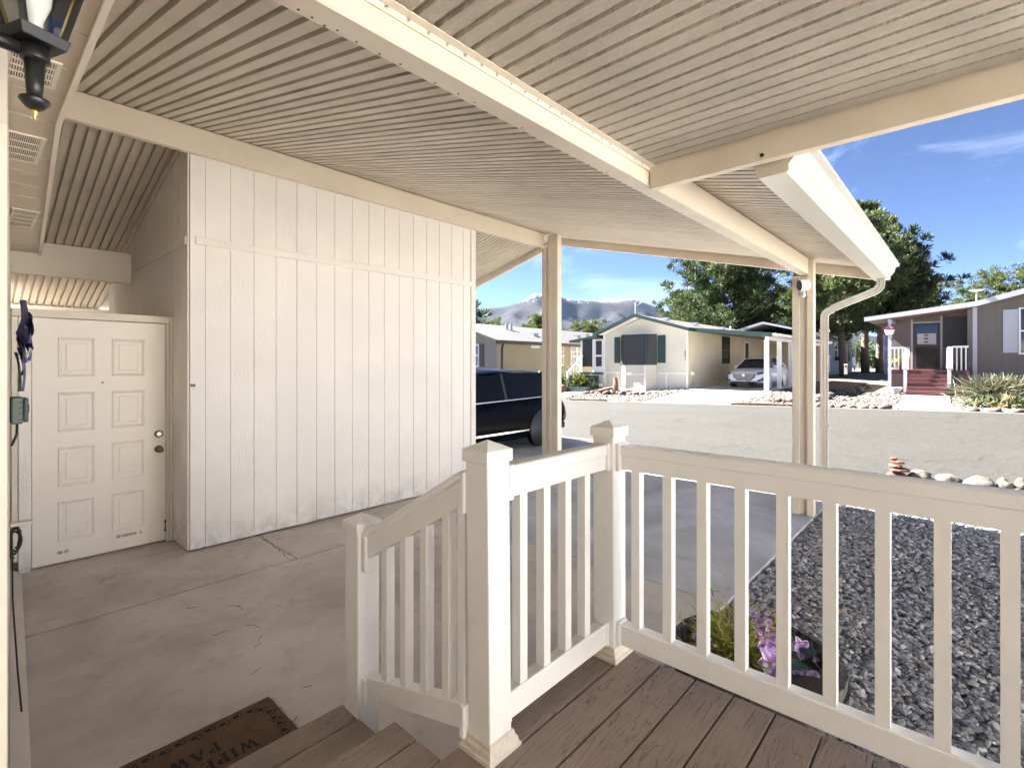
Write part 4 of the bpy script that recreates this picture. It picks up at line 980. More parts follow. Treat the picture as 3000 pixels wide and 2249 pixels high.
# rocks edging the yard across the street
k = 0
for yv in [3.9 - 0.30 * i for i in range(9)] + [-0.15 - 0.38 * i for i in range(9)]:
    if 0.1 < yv < 1.65: continue
    X_ = 18.62 + rng.uniform(-.06, .12); s = rng.uniform(.09, .17)
    tag(MB().rock((X_, yv + rng.uniform(-.06, .06), g(X_, yv) + .03), s, s * 1.25, s * .75, k + 60, 2, .3, k).build('rock', M['palerock'], smooth=True), 'pale rock in the row edging the gravel yard of the brown house', 'rock', 'pale rocks edging the far gravel yard'); k += 1
# diagonal rock line dividing the two lots
for i in range(26):
    t = i / 25; X_ = lerp(19.0, 30.5, t) + rng.uniform(-.2, .2); Y_ = lerp(4.15, 3.75, t) + rng.uniform(-.15, .2); s = rng.uniform(.12, .24)
    tag(MB().rock((X_, Y_, g(X_, Y_) + .05), s, s * 1.1, s * .7, i + 100, 2, .32, i).build('rock', M['palerock' if i % 4 else 'darkrock'], smooth=True), 'rock in the line dividing the brown house yard from the ditch', 'rock', 'rocks dividing the two yards')
for i, (u, v, m_) in enumerate(((2255, 1165, 'redrock'), (2272, 1166, 'redrock'), (2285, 1160, 'palerock'), (2300, 1160, 'redrock'), (2312, 1172, 'palerock'), (2320, 1163, 'darkrock'), (2330, 1180, 'darkrock'), (2345, 1170, 'palerock'))):
    p = atx(u, v, 20.0); s = rng.uniform(.15, .24)
    tag(MB().rock((p.x, p.y, g(p.x, p.y) + .05), s, s * 1.2, s * .75, i + 150, 2, .3, i).build('rock', M[m_], smooth=True), 'rock in the pile beside the white driveway', 'rock', 'rock pile beside the driveway')
# red brick edging along the far kerb
def edging(y0, y1, m_, lb):
    o = empty('brick_edging', (18.6, (y0 + y1) / 2, g(18.6, (y0 + y1) / 2)), lb, 'edging'); y = y0
    while y < y1:
        MB().box(18.54, 18.66, y + .01, y + .26, g(18.6, y) - .03, g(18.6, y) + .075 + rng.uniform(-.01, .01)).build('brick', M[m_], o, bevel=.01); y += .27
edging(4.3, 6.2, 'redrock', 'low red brick edging right of the white driveway'); edging(11.5, 13.2, 'darkrock', 'dark low edging stones along the kerb before the bay window'); edging(13.9, 14.5, 'redrock', 'short red edging beside the white path')
# rock and driftwood groups in the yard before the bay window
M['driftwood'] = stone_mat('weathered_driftwood', (0.16, 0.08, 0.055), (0.30, 0.18, 0.12))
def pile(u, v, items, lb):
    c_ = atx(u, v, 21.2); o = empty('rock_group', (c_.x, c_.y, g(c_.x, c_.y)), lb, 'rocks')
    for k, (dx, dy, s, m_) in enumerate(items): MB().rock((c_.x + dx, c_.y + dy, g(c_.x + dx, c_.y + dy) + s * .3), s, s * 1.3, s * .8, k + int(u), 2, .35, k).build('stone', M[m_], o, smooth=True)
    return o, c_
o, c_ = pile(1790, 1158, [(0, 0.25, .2, 'redrock'), (.1, -.1, .16, 'darkrock'), (.2, -.35, .17, 'palerock'), (.05, -.6, .18, 'darkrock'), (.3, -.8, .15, 'redrock'), (0, .5, .13, 'redrock'), (.3, .1, .2, 'driftwood'), (.1, -1.0, .13, 'palerock'), (.35, -.2, .14, 'darkrock')], 'red and dark rocks piled round a driftwood stump before the bay window')
MB().tube([(c_.x + .2, c_.y - .1, .3), (c_.x + .2, c_.y - .15, .75), (c_.x + .22, c_.y - .1, .98)], [.17, .11, .09], 9).build('stump', M['driftwood'], o)
MB().tube([(c_.x - .1, c_.y + .65, .33), (c_.x + .05, c_.y + .2, .45), (c_.x + .2, c_.y - .1, .52)], [.07, .09, .08], 7).build('branch', M['driftwood'], o)
pile(1720, 1152, [(0, 0, .12, 'darkrock'), (.1, -.3, .14, 'redrock'), (0, -.55, .1, 'darkrock'), (.15, .3, .1, 'darkrock')], 'small scatter of dark rocks beside the white path')
pile(1870, 1155, [(0, .1, .15, 'redrock'), (.05, -.2, .14, 'darkrock'), (.1, -.45, .12, 'palerock'), (0, .45, .12, 'palerock'), (.2, 0, .13, 'darkrock')], 'small rock group left of the white driveway')
p = atx(1647, 1128, 21.5)
tag(MB().rock((p.x, p.y, g(p.x, p.y) + .1), .28, .3, .32, 77, 3, .15).build('rock', M['redrock'], smooth=True), 'round pinkish boulder beside the shrub by the tan house', 'rock')

# ------------------------------------------------------------------ foliage helpers
def leaf_mat(name, c, c2, trans=0.35, dry=None, rough=0.6):
    m = bpy.data.materials.new(name); m.use_nodes = True; nt = m.node_tree; nt.nodes.clear(); N = NT(nt)
    out = N.n('ShaderNodeOutputMaterial'); b = N.n('ShaderNodeBsdfPrincipled'); t = N.n('ShaderNodeBsdfTranslucent'); mx = N.n('ShaderNodeMixShader')
    ge = N.n('ShaderNodeNewGeometry'); v, rnd = N.pos()
    col = N.mix(N.rng(N.noise(v, 1.3, 4), 0.35, 0.65), c, c2); k = N.rng(ge.outputs['Random Per Island'], 0, 1, 0.65, 1.3); cc = N.n('ShaderNodeCombineColor'); [N.l(k, cc.inputs[i]) for i in range(3)]
    col = N.mix(1.0, col, cc.outputs[0], 'MULTIPLY')
    if dry: col = N.mix(N.rng(ge.outputs['Random Per Island'], 0.8, 0.85), col, dry)
    N.l(col, b.inputs['Base Color']); b.inputs['Roughness'].default_value = rough; b.inputs['Specular IOR Level'].default_value = 0.3
    N.l(col, t.inputs['Color']); mx.inputs[0].default_value = trans
    N.l(b.outputs[0], mx.inputs[1]); N.l(t.outputs[0], mx.inputs[2]); N.l(mx.outputs[0], out.inputs['Surface'])
    return m
def bark_mat(name, c):
    m, nt, b = newmat(name); N = NT(nt); v, rnd = N.pos((1, 1, .35))
    f = N.noise(v, 9, 6, .7, .5); N.l(N.mix(N.rng(f, .35, .65), mul(c, .45), mul(c, 1.3)), b.inputs['Base Color']); b.inputs['Roughness'].default_value = .9
    N.l(N.bump(f, .9, .05), b.inputs['Normal']); return m
M['bark'] = bark_mat('pine_bark', (0.17, 0.12, 0.085))
def blades(C, D, L, W, droop, seed, nseg=2):
    """narrow tapering blades: base C, direction D (n,3), length L, width W"""
    r0 = np.random.RandomState(seed); n = len(C)
    side = np.cross(D, r0.normal(size=(n, 3))); side /= np.linalg.norm(side, axis=1, keepdims=True) + 1e-9
    L = L[:, None]; W = W[:, None]; dn = np.array([0, 0, -1.0])[None] * droop * L
    p0 = C; p1 = C + D * L * .5 + dn * .2; p2 = C + D * L + dn
    V = np.stack([p0 - side * W * .35, p0 + side * W * .35, p1 + side * W * .5, p1 - side * W * .5, p2 + side * W * .12, p2 - side * W * .12], 1)
    F_ = np.array([(0, 1, 2, 3), (3, 2, 4, 5)]); Fc = (F_[None] + (np.arange(n) * 6)[:, None, None]).reshape(-1, 4)
    return V.reshape(-1, 3), Fc
def rdir(n, r0, up=0.0):
    d = r0.normal(size=(n, 3)); d[:, 2] += up; return d / np.linalg.norm(d, axis=1, keepdims=True)

# ------------------------------------------------------------------ half barrel with flowers beside the deck
BC = Vector((2.475, 0.738, -0.03)); BR0, BR1, BH = 0.305, 0.367, 0.36
barrel = empty('barrel_planter', BC, 'weathered half barrel planter of dark staves beside the deck railing', 'planter')
def stave_mat():
    m, nt, b = newmat('weathered_staves'); N = NT(nt); v, rnd = N.pos((14, 14, 1.5)); f = N.noise(v, 2.2, 6, .7, .3)
    N.l(N.mix(N.rng(f, .35, .7), (0.02, 0.018, 0.017), (0.17, 0.155, 0.145)), b.inputs['Base Color']); b.inputs['Roughness'].default_value = .85
    N.l(N.bump(f, .8, .006), b.inputs['Normal']); return m
M['stave'] = stave_mat(); M['soil'] = plain('dark_soil', (0.03, 0.022, 0.017), .95, .3, 20, .8, 40, .02); M['hoop'] = plain('rusty_hoop', (0.10, 0.07, 0.05), .6, .3, 20, metal=.6)
NS = 22
for k in range(NS):
    a0, a1 = 2 * math.pi * (k + .03) / NS, 2 * math.pi * (k + .97) / NS; s = MB(); top = BH + rng.uniform(-.012, .008)
    for z, ro in ((0, BR0), (BH * .5, (BR0 + BR1) / 2 + .012), (top, BR1)):
        for rr in (ro, ro - .028):
            for a in (a0, a1): s.v.append((BC.x + rr * math.cos(a), BC.y + rr * math.sin(a), BC.z + z))
    for L_ in (0, 4): s.f += [(L_, L_+1, L_+5, L_+4), (L_+3, L_+2, L_+6, L_+7), (L_+1, L_+3, L_+7, L_+5), (L_+2, L_, L_+4, L_+6)]
    s.f += [(8, 9, 11, 10), (1, 0, 2, 3)]
    s.build('stave', M['stave'], barrel)
MB().lathe([(0.0001, 0.24), (BR1 - .045, 0.24), (BR1 - .045, 0.23), (0.0001, 0.23)], BC, 24).build('soil', M['soil'], barrel)
for z, ro in ((.07, .322), (.27, .364)): MB().lathe([(ro, z), (ro + .004, z), (ro + .008, z + .03), (ro + .004, z + .03)], BC, 32).build('hoop', M['hoop'], barrel)
r1 = np.random.RandomState(11)
# feathery yellow-green plant
sh = empty('feathery_plant', (2.56, 0.93, 0.21), 'bushy yellow-green plant with pink tips in the barrel planter', 'plant')
cen = np.array([2.47, 0.835, 0.24]); Cs = []; Ds = []
for k in range(190):
    d = rdir(1, r1, .9)[0]; L0 = r1.uniform(.10, .30)
    for q in range(14):
        t = r1.uniform(.15, 1); b0 = cen + d * L0 * t * np.array([.8, 1.0, 1.15]); Cs.append(b0); dd = d + r1.normal(0, .45, 3); Ds.append(dd / np.linalg.norm(dd))
Cs, Ds = np.array(Cs), np.array(Ds); V, Fc = blades(Cs, Ds, r1.uniform(.025, .06, len(Cs)), r1.uniform(.004, .008, len(Cs)), .05, 2)
M['chartreuse'] = leaf_mat('yellow_green_leaf', (0.46, 0.48, 0.07), (0.32, 0.38, 0.05), .35, (0.50, 0.28, 0.28))
link('foliage', big_mesh('foliage', V, Fc, M['chartreuse']), sh, (0, 0, 0))
# artificial purple and white flowers
def petal_mat():
    m, nt, b = newmat('purple_white_petal'); N = NT(nt); uv = N.n('ShaderNodeAttribute'); uv.attribute_name = 'petal'
    f = N.rng(uv.outputs['Fac'], .15, .8); v, rnd = N.pos(); f2 = N.math('MULTIPLY', f, N.rng(N.noise(v, 35, 3), .35, .6))
    N.l(N.mix(f2, (0.30, 0.10, 0.42), (0.72, 0.66, 0.74)), b.inputs['Base Color']); b.inputs['Roughness'].default_value = .6; return m
M['petal'] = petal_mat(); M['leafdark'] = leaf_mat('dark_artificial_leaf', (0.02, 0.045, 0.03), (0.03, 0.07, 0.045), .15); M['teal'] = leaf_mat('teal_stem', (0.07, 0.16, 0.15), (0.10, 0.22, 0.20), .2)
def flower(c, face, size, lb, seed, np_=7):
    o = empty('artificial_flower', c, lb, 'flower', 'artificial flowers in the barrel'); r0 = random.Random(seed)
    f_ = Vector(face).normalized(); a_ = f_.orthogonal().normalized(); b_ = f_.cross(a_)
    for k in range(np_):
        an = 2 * math.pi * k / np_ + r0.uniform(-.2, .2); d = a_ * math.cos(an) + b_ * math.sin(an); s_ = f_.cross(d); L_ = size * r0.uniform(.85, 1.15); w = size * .36; lift = r0.uniform(.25, .75)
        vs = []; at = []
        for q in range(7):
            t = q / 6; ww = w * math.sin(math.pi * (0.1 + .9 * t) ** .8) ** .7 if q < 6 else w * .12
            for sg in (-1, 0, 1):
                vs.append(Vector(c) + d * (L_ * t) + s_ * (sg * ww) + f_ * (lift * L_ * (t - .75 * t * t * t) - (0.25 * ww if sg == 0 else 0))); at.append(abs(sg) * .8 + .2 * t if t > .1 else 0)
        pm = MB(); pm.add(vs, [(3*q+j, 3*q+j+1, 3*q+j+4, 3*q+j+3) for q in range(6) for j in range(2)])
        ob_ = pm.build('petal', M['petal'], o, smooth=True, fix=False)
        A = ob_.data.attributes.new('petal', 'FLOAT', 'POINT'); A.data.foreach_set('value', at)
    MB().tube([Vector(c), Vector(c) - f_ * size * .5 + Vector((0, 0, -.03)), (c[0] * .6 + BC.x * .4, c[1] * .6 + BC.y * .4, .20)], .004, 5).build('stem', M['teal'], o, smooth=True)
    return o
def inb(u, v, z): return atz(u, v, z)
fls = [((2240, 1850), .40, .062, (-.6, -.2, .8)), ((2258, 1880), .37, .068, (-.5, -.5, .7)), ((2225, 1815), .43, .05, (-.2, .3, 1)), ((2255, 1935), .33, .06, (-.6, -.6, .5)), ((2262, 1975), .29, .055, (-.7, -.3, .5)),
       ((2345, 1900), .30, .05, (-.5, -.5, .7)), ((2395, 1952), .26, .06, (.2, -.7, .6)), ((2370, 2005), .24, .075, (-.5, -.4, .9)), ((2120, 1822), .40, .04, (-.3, .6, .8)), ((2037, 1878), .27, .045, (-.3, .5, .8)), ((2205, 1800), .44, .035, (-.2, 0, 1))]
FLB = ['large purple and white flower at the front of the tall bunch', 'purple-edged flower facing the deck in the tall bunch', 'small pale flower at the top of the tall bunch', 'drooping lilac flower low in the tall bunch', 'lowest lilac flower of the tall bunch near the rail',
       'closed purple bud in the middle of the barrel', 'purple flower leaning over the right rim of the barrel', 'open purple and white lily at the right front of the barrel', 'pale flower behind the yellow-green plant', 'small magenta flower against the left staves', 'tiny pale blossom beside the yellow-green plant']
for k, ((u, v), z, s, fc) in enumerate(fls): flower(inb(u, v, z), fc, s, FLB[k], k)
lv = empty('artificial_leaves', (2.6, 0.65, .21), 'dark green and teal artificial leaves among the flowers in the barrel', 'leaves')
for k in range(26):
    an = rng.uniform(0, 6.28); rr = rng.uniform(.05, .26); c_ = Vector((2.52 + rr * math.cos(an) * .8, .66 + rr * math.sin(an) * .8, rng.uniform(.22, .32))); d = Vector((math.cos(an), math.sin(an), rng.uniform(.1, .9))).normalized(); s_ = d.cross(Vector((0, 0, 1))).normalized(); L_ = rng.uniform(.07, .12); w = L_ * .32
    vs = [c_ + d * (L_ * t) + s_ * sg * w * math.sin(math.pi * min(1, .1 + t * .9)) + Vector((0, 0, -.25 * L_ * t * t)) for t in (0, .25, .5, .75, 1) for sg in (-1, 1)]
    MB().add(vs, [(2*q, 2*q+1, 2*q+3, 2*q+2) for q in range(4)]).build('leaf', M['leafdark' if k % 4 else 'teal'], lv, smooth=True, fix=False)
tag(MB().tube([inb(2290, 1990, .22), inb(2330, 1880, .33), inb(2375, 1880, .36), inb(2390, 1920, .3), inb(2340, 1935, .27), inb(2300, 1925, .28)], .0022, 5).build('wire_stem', M['teal'], smooth=True), 'thin looping green wire stem above the barrel', 'stem')
# ------------------------------------------------------------------ houses across the street
def wallmat(name, c, gs=0.2, axis=0, dk=0.75):
    """painted vertical-groove panel siding"""
    m, nt, b = newmat(name); N = NT(nt); v, rnd = N.pos(); sp = N.n('ShaderNodeSeparateXYZ'); N.l(v, sp.inputs[0])
    s = N.math('ADD', sp.outputs[0], sp.outputs[1]); fr = N.math('FRACT', N.math('DIVIDE', s, gs)); ln_ = N.rng(N.math('ABSOLUTE', N.math('SUBTRACT', fr, .5)), .455, .485, 0, 1)
    col = N.mix(N.rng(N.noise(v, .8, 6), .35, .7), mul(c, .93), mul(c, 1.05)); col = N.mix(N.math('MULTIPLY', ln_, .35), col, mul(c, dk)); N.l(col, b.inputs['Base Color']); b.inputs['Roughness'].default_value = .7
    N.l(N.bump(N.math('MULTIPLY', ln_, -1), .5, .01), b.inputs['Normal']); return m
def shingle(name, c):
    m, nt, b = newmat(name); N = NT(nt); v, rnd = N.pos(); br = N.n('ShaderNodeTexBrick', Scale=3.2); br.inputs['Color1'].default_value = (*mul(c, .85), 1); br.inputs['Color2'].default_value = (*mul(c, 1.15), 1); br.inputs['Mortar'].default_value = (*mul(c, .5), 1); br.inputs['Mortar Size'].default_value = .012; br.inputs['Row Height'].default_value = .4
    N.l(v, br.inputs['Vector']); col = N.mix(N.rng(N.noise(v, 6, 6, .7), .4, .7, 0, .5), br.outputs[0], mul(c, .7)); N.l(col, b.inputs['Base Color']); b.inputs['Roughness'].default_value = .9; return m
M['w291'] = wallmat('white_panel_siding', (0.60, 0.56, 0.465)); M['w291s'] = wallmat('ivory_panel_siding', (0.62, 0.55, 0.40))
M['greentrim'] = plain('dark_green_trim', (0.010, 0.036, 0.031), .45, .08); M['wtan'] = wallmat('tan_panel_siding', (0.30, 0.245, 0.155)); M['wgrey'] = wallmat('grey_brown_siding', (0.20, 0.18, 0.165))
M['roofgrey'] = shingle('pale_grey_shingle', (0.033, 0.033, 0.035)); M['roofbrown'] = shingle('brown_shingle', (0.05, 0.043, 0.038)); M['browntrim'] = plain('dark_brown_trim', (0.045, 0.035, 0.03), .6, .1)
M['wbrown'] = wallmat('grey_brown_wall', (0.145, 0.122, 0.107)); M['porchceil'] = plain('brown_porch_ceiling', (0.17, 0.12, 0.09), .7, .1, 3); M['lightgrey'] = plain('pale_grey_trim', (0.42, 0.42, 0.44), .5, .05); M['maroon'] = plain('maroon_deck_paint', (0.085, 0.026, 0.027), .5, .12, 5); M['bluewhite'] = M['white']
def poly(nm, mat, par, pts, thick, axis, at): return MB().prism(pts, axis, at, at + thick).build(nm, mat, par)

# --- white house with green trim, number 291
HX = 23.5; gz = 0.25
h291 = empty('white_house', (28, 12.3, 0.3), 'white gable house with dark green trim, bay window and attached carport', 'house')
MB().prism([(10.02, gz), (14.68, gz), (14.68, 3.22), (12.5, 3.98), (10.02, 3.34)], 'x', HX, HX + 13).build('wall', M['w291'], h291)
MB().box(HX + .04, HX + 12.9, 9.985, 10.0195, gz, 3.3).build('side_wall', M['w291s'], h291)
B('corner_board', M['white'], h291, HX - .025, HX - .001, 9.975, 10.07, gz, 3.3); B('corner_board', M['white'], h291, HX - .025, HX - .001, 14.58, 14.69, gz, 3.2)
rf = MB().prism([(9.72, 3.33), (12.5, 4.16), (14.98, 3.30), (14.98, 3.22), (12.5, 4.06), (9.72, 3.25)], 'x', HX - .55, HX + 13.4).build('roof', M['roofbrown'], h291)
MB().prism([(9.70, 3.20), (9.70, 3.35), (12.5, 4.19), (15.0, 3.32), (15.0, 3.17), (12.5, 4.02)], 'x', HX - .60, HX - .551).build('gable_fascia', M['greentrim'], rf)
MB().box(HX - .55, HX + 13.4, 9.66, 9.715, 3.20, 3.36).build('eave_fascia', M['greentrim'], rf)
MB().prism([(10.0, 3.30), (12.5, 4.03), (14.68, 3.21), (14.68, 3.20), (12.5, 4.02), (10.0, 3.29)], 'x', HX - .54, HX - .002).build('gable_soffit', M['white'], rf)
for x_, y_ in ((24.3, 11.4), (27, 11.0), (30.5, 10.8), (33.5, 10.6)): B('roof_vent', M['lightgrey'], rf, x_, x_ + .3, y_, y_ + .3, 3.2 + (y_ - 8.6) * .3 - .15, 3.2 + (y_ - 8.6) * .3 + .0)
MB().tube([(31.4, 10.7, 3.5), (31.4, 10.7, 3.95)], .06, 8).build('vent_pipe', M['lightgrey'], rf)
ant = MB().tube([(HX - .5, 12.5, 4.15), (HX - .5, 12.5, 4.75)], .03, 6).tube([(HX - .5, 12.5, 4.55), (HX - .5, 12.15, 4.75)], .015, 5).build('antenna', M['lightgrey'], rf)
# bay window
bw = MB().prism([(HX - .002, 13.62), (HX - .42, 13.24), (HX - .42, 11.96), (HX - .002, 11.58)], 'z', 1.60, 3.16).build('bay_window', M['greentrim'], h291)
def facet(nm, a, b, z0, z1, mat, par, off=.012, inset=.07):
    a, b = Vector((*a, 0)), Vector((*b, 0)); d = (b - a).normalized(); nrm = Vector((-d.y, d.x, 0)); nrm = nrm if nrm.x < 0 else -nrm
    a, b = a + d * inset, b - d * inset; c = (a + b) / 2 + nrm * off; c.z = (z0 + z1) / 2
    return MB().obox(c, (b - a) / 2, nrm * .012, (0, 0, (z1 - z0) / 2)).build(nm, mat, par)
facet('pane', (HX - .42, 13.24), (HX - .42, 11.96), 1.68, 3.10, M['screen'], bw); facet('pane', (HX, 13.62), (HX - .42, 13.24), 1.68, 3.10, M['screen'], bw); facet('pane', (HX - .42, 11.96), (HX, 11.58), 1.68, 3.10, M['screen'], bw)
MB().prism([(HX - .002, 13.60), (HX - .40, 13.22), (HX - .40, 11.98), (HX - .002, 11.60)], 'z', 3.162, 3.22).build('bay_cap', M['w291'], bw)
bs = MB().prism([(HX - .002, 13.58), (HX - .38, 13.22), (HX - .38, 11.98), (HX - .002, 11.62)], 'z', gz, 1.597).build('bay_base', M['w291'], bw)
for z in (1.10, .30): MB().box(HX - .41, HX - .382, 12.0, 13.2, z, z + .07).build('rail_trim', M['white'], bs)
for y in (11.99, 13.12): MB().box(HX - .412, HX - .383, y, y + .09, gz, 1.59).build('stile_trim', M['white'], bs)
for y0, y1 in ((11.12, 11.54), (13.66, 14.0)):
    s_ = MB().box(HX - .035, HX - .002, y0, y1, 1.70, 3.08).build('shutter', M['greentrim'], h291)
    for z in (1.76, 2.44): B('shutter_panel', M['greentrim'], s_, HX - .045, HX - .036, y0 + .06, y1 - .06, z, z + .58)
for y0, y1 in ((10.07, 11.5), (13.7, 14.58)): B('belt_trim', M['white'], h291, HX - .02, HX - .002, y0, y1, 1.16, 1.22)
B('wall_stile', M['white'], h291, HX - .02, HX - .003, 11.05, 11.11, gz, 1.155)
# house number
for k, ch in enumerate('291'):
    cu = bpy.data.curves.new('digit', 'FONT'); cu.body = ch; cu.size = .17; cu.extrude = .004; cu.align_x = 'CENTER'
    tmp = bpy.data.objects.new('tmp', cu); COL.objects.link(tmp); me = bpy.data.meshes.new_from_object(tmp.evaluated_get(bpy.context.evaluated_depsgraph_get())); bpy.data.objects.remove(tmp)
    me.materials.append(M['blackplastic']); o = link('house_number', me, h291, (HX - .032, 10.11, 2.17 - .17 * k)); o.rotation_euler = (R(90), 0, R(-90))
# side window, side door, meter, vents
def window(par, x0, x1, y, z0, z1, fm, axis='y', mull=1, name='window', pane='darkglass', s=-1):
    fw_ = .06
    def bx_(a0, a1, d0, d1, c0, c1): return MB().box(a0, a1, min(y + s*d0, y + s*d1), max(y + s*d0, y + s*d1), c0, c1) if axis == 'y' else MB().box(min(y + s*d0, y + s*d1), max(y + s*d0, y + s*d1), a0, a1, c0, c1)
    fmb = MB()
    for q in ((x0, x1, z0, z0 + fw_), (x0, x1, z1 - fw_, z1), (x0, x0 + fw_, z0 + fw_, z1 - fw_), (x1 - fw_, x1, z0 + fw_, z1 - fw_)) + (((x0 + fw_, x1 - fw_, (z0+z1)/2 - .03, (z0+z1)/2 + .03),) if mull else ()):
        b_ = bx_(q[0], q[1], .002, .045, q[2], q[3]); fmb.add(b_.v, b_.f)
    w = fmb.build(name, M[fm], par); zm = (z0 + z1) / 2
    for c0, c1 in (((z0 + fw_, zm - .03), (zm + .03, z1 - fw_)) if mull else ((z0 + fw_, z1 - fw_),)): bx_(x0 + fw_, x1 - fw_, .004, .02, c0, c1).build('pane', M[pane], w)
    return w
window(h291, 27.95, 29.1, 9.985, 1.66, 3.17, 'browntrim', mull=1)
sd = B('side_door', M['white'], h291, 31.6, 32.5, 9.955, 9.984, .75, 3.0); B('door_glass', M['darkglass'], sd, 31.75, 32.35, 9.945, 9.954, 1.9, 2.9)
B('meter_box', M['white'], h291, 23.85, 24.05, 9.88, 9.984, 1.10, 1.28); B('wall_vent', M['lightgrey'], h291, 23.9, 24.2, 9.975, 9.984, .6, .8); B('wall_vent', M['lightgrey'], h291, 26.8, 27.05, 9.975, 9.984, .75, .92)
B('skirting_line', M['w291s'], h291, 23.6, 36, 9.972, 9.984, 1.14, 1.17)
# carport: green front fascia, white scalloped edge and posts
cp = MB().prism([(9.6, 3.33), (6.25, 2.92), (6.25, 2.86), (9.6, 3.27)], 'x', HX - .05, HX + 12).build('carport_roof', M['lightgrey'], h291)
MB().prism([(9.98, 3.24), (9.98, 3.40), (6.28, 3.00), (6.28, 2.82)], 'x', HX - .10, HX - .051).build('carport_fascia', M['greentrim'], cp)
sc_ = MB()
for k in range(40): sc_.box(HX - .05 + k * .3, HX + .16 + k * .3, 6.10, 6.28, 2.86, 2.97); sc_.box(HX + .16 + k * .3, HX + .25 + k * .3, 6.13, 6.28, 2.88, 2.95)
sc_.build('pan_edge', M['white'], cp); B('edge_beam', M['white'], cp, HX, HX + 12, 6.42, 6.56, 2.70, 2.855)
for x_ in (HX + .02, 25.5, 27.5, 29.5, 31.5): MB().box(x_, x_ + .10, 6.42, 6.50, .4, 2.70).box(x_ + .02, x_ + .12, 6.53, 6.61, .4, 2.70).build('carport_post', M['white'], h291)
B('back_wall', M['w291s'], h291, 35.3, 35.45, 6.4, 9.98, .6, 3.0)
# porch and green steps on the left side
pr_ = MB().prism([(14.99, 3.24), (16.85, 2.98), (16.85, 2.86), (14.99, 3.12)], 'x', HX - .2, HX + 3).build('porch_roof', M['greentrim'], h291)
for y_ in (16.05, 15.25): B('porch_post', M['white'], h291, HX - .05, HX + .05, y_, y_ + .12, 1.2, 3.02)
B('porch_deck', M['greentrim'], h291, HX - .08, HX + 3, 14.7, 16.2, 1.08, 1.20); B('porch_skirt', M['w291'], h291, HX - .04, HX + 2.9, 14.7, 16.15, gz, 1.08)
pd = B('screen_door', M['white'], h291, HX + .0, HX + .04, 14.72, 15.24, 1.2, 3.0); B('door_screen', M['screen'], pd, HX - .012, HX - .002, 14.80, 15.17, 2.15, 2.92); B('door_screen', M['screen'], pd, HX - .012, HX - .002, 14.80, 15.17, 1.52, 2.05)
B('porch_screen', M['screen'], h291, HX - .02, HX + .01, 15.38, 16.04, 1.5, 3.0)
for k in range(5): B('step', M['greentrim'], h291, HX - .32 - .28 * k, HX - .081 - .28 * k, 14.95, 15.95, gz - .02, 1.03 - .17 * k)
st_ = MB().beam((HX - .05, 16.02, 2.10), (HX - 1.5, 16.02, 1.15), .07, .07); st_.build('handrail', M['white'], h291); B('rail_post', M['white'], h291, HX - 1.52, HX - 1.42, 15.97, 16.07, gz, 1.25)
for k in range(9): x_ = HX - .2 - k * .145; zt = lerp(2.0, 1.2, k / 9) ; MB().box(x_ - .02, x_ + .02, 16.0, 16.04, zt - .75, zt).build('baluster', M['white'], h291)
B('bottom_step', M['greentrim'], h291, HX - 1.85, HX - 1.45, 14.6, 16.1, gz - .02, gz + .18)

# --- patio chair against the side wall behind the car
chr_ = empty('patio_chair', (31, 9.2, .62), 'metal patio chair by the side door behind the white car', 'chair'); M['chairmetal'] = plain('brown_chair_metal', (0.12, 0.08, 0.06), .5)
B('seat', M['chairmetal'], chr_, 30.8, 31.3, 8.9, 9.4, 1.05, 1.10)
for x_ in (30.82, 31.26):
    for y_ in (8.92, 9.36): B('leg', M['chairmetal'], chr_, x_, x_ + .03, y_, y_ + .03, .6, 1.05)
bk = MB()
for k in range(6): bk.box(30.8, 30.83, 8.92 + k * .088, 8.95 + k * .088, 1.10, 1.90)
bk.box(30.79, 30.83, 8.9, 9.4, 1.9, 1.95); bk.build('backrest', M['chairmetal'], chr_)

# --- tan house on the left
tan = empty('tan_house', (27, 22, 0), 'tan house with pale grey shingle roof and grey end wall behind the black car', 'house')
MB().box(19.7, 37, 19.0, 26.2, -.2, 2.95).build('wall', M['wtan'], tan)
MB().prism([(19.0, -.2), (26.2, -.2), (26.2, 2.94), (22.6, 4.0), (19.0, 2.94)], 'x', 19.60, 19.699).build('end_wall', M['wgrey'], tan)
tr_ = MB().prism([(18.72, 2.93), (22.6, 4.16), (26.5, 2.93), (26.5, 2.85), (22.6, 4.06), (18.72, 2.84)], 'x', 19.3, 37.4).build('roof', M['roofgrey'], tan)
MB().prism([(18.70, 2.78), (18.70, 2.95), (22.6, 4.18), (26.52, 2.95), (26.52, 2.78), (22.6, 4.02)], 'x', 19.26, 19.299).build('rake_fascia', M['browntrim'], tr_)
MB().box(19.3, 37.4, 18.64, 18.715, 2.74, 2.94).build('eave_fascia', M['browntrim'], tr_)
MB().tube([(20.05, 18.9, 2.75), (20.0, 18.95, 2.55), (20.0, 18.96, .1)], .05, 8).build('downspout', M['browntrim'], tan)
for x_, y_ in ((23.2, 21.6), (23.55, 21.55)): MB().tube([(x_, y_, 3.7), (x_, y_, 4.2)], .1, 10).build('vent_pipe', M['lightgrey'], tr_)
for x_, y_ in ((24.2, 20.2), (29.5, 20.6), (31.5, 21.2)): B('roof_vent', M['lightgrey'], tr_, x_, x_ + .45, y_, y_ + .35, 2.93 + (y_ - 18.72) * .317 + .0, 2.93 + (y_ - 18.72) * .317 + .2)
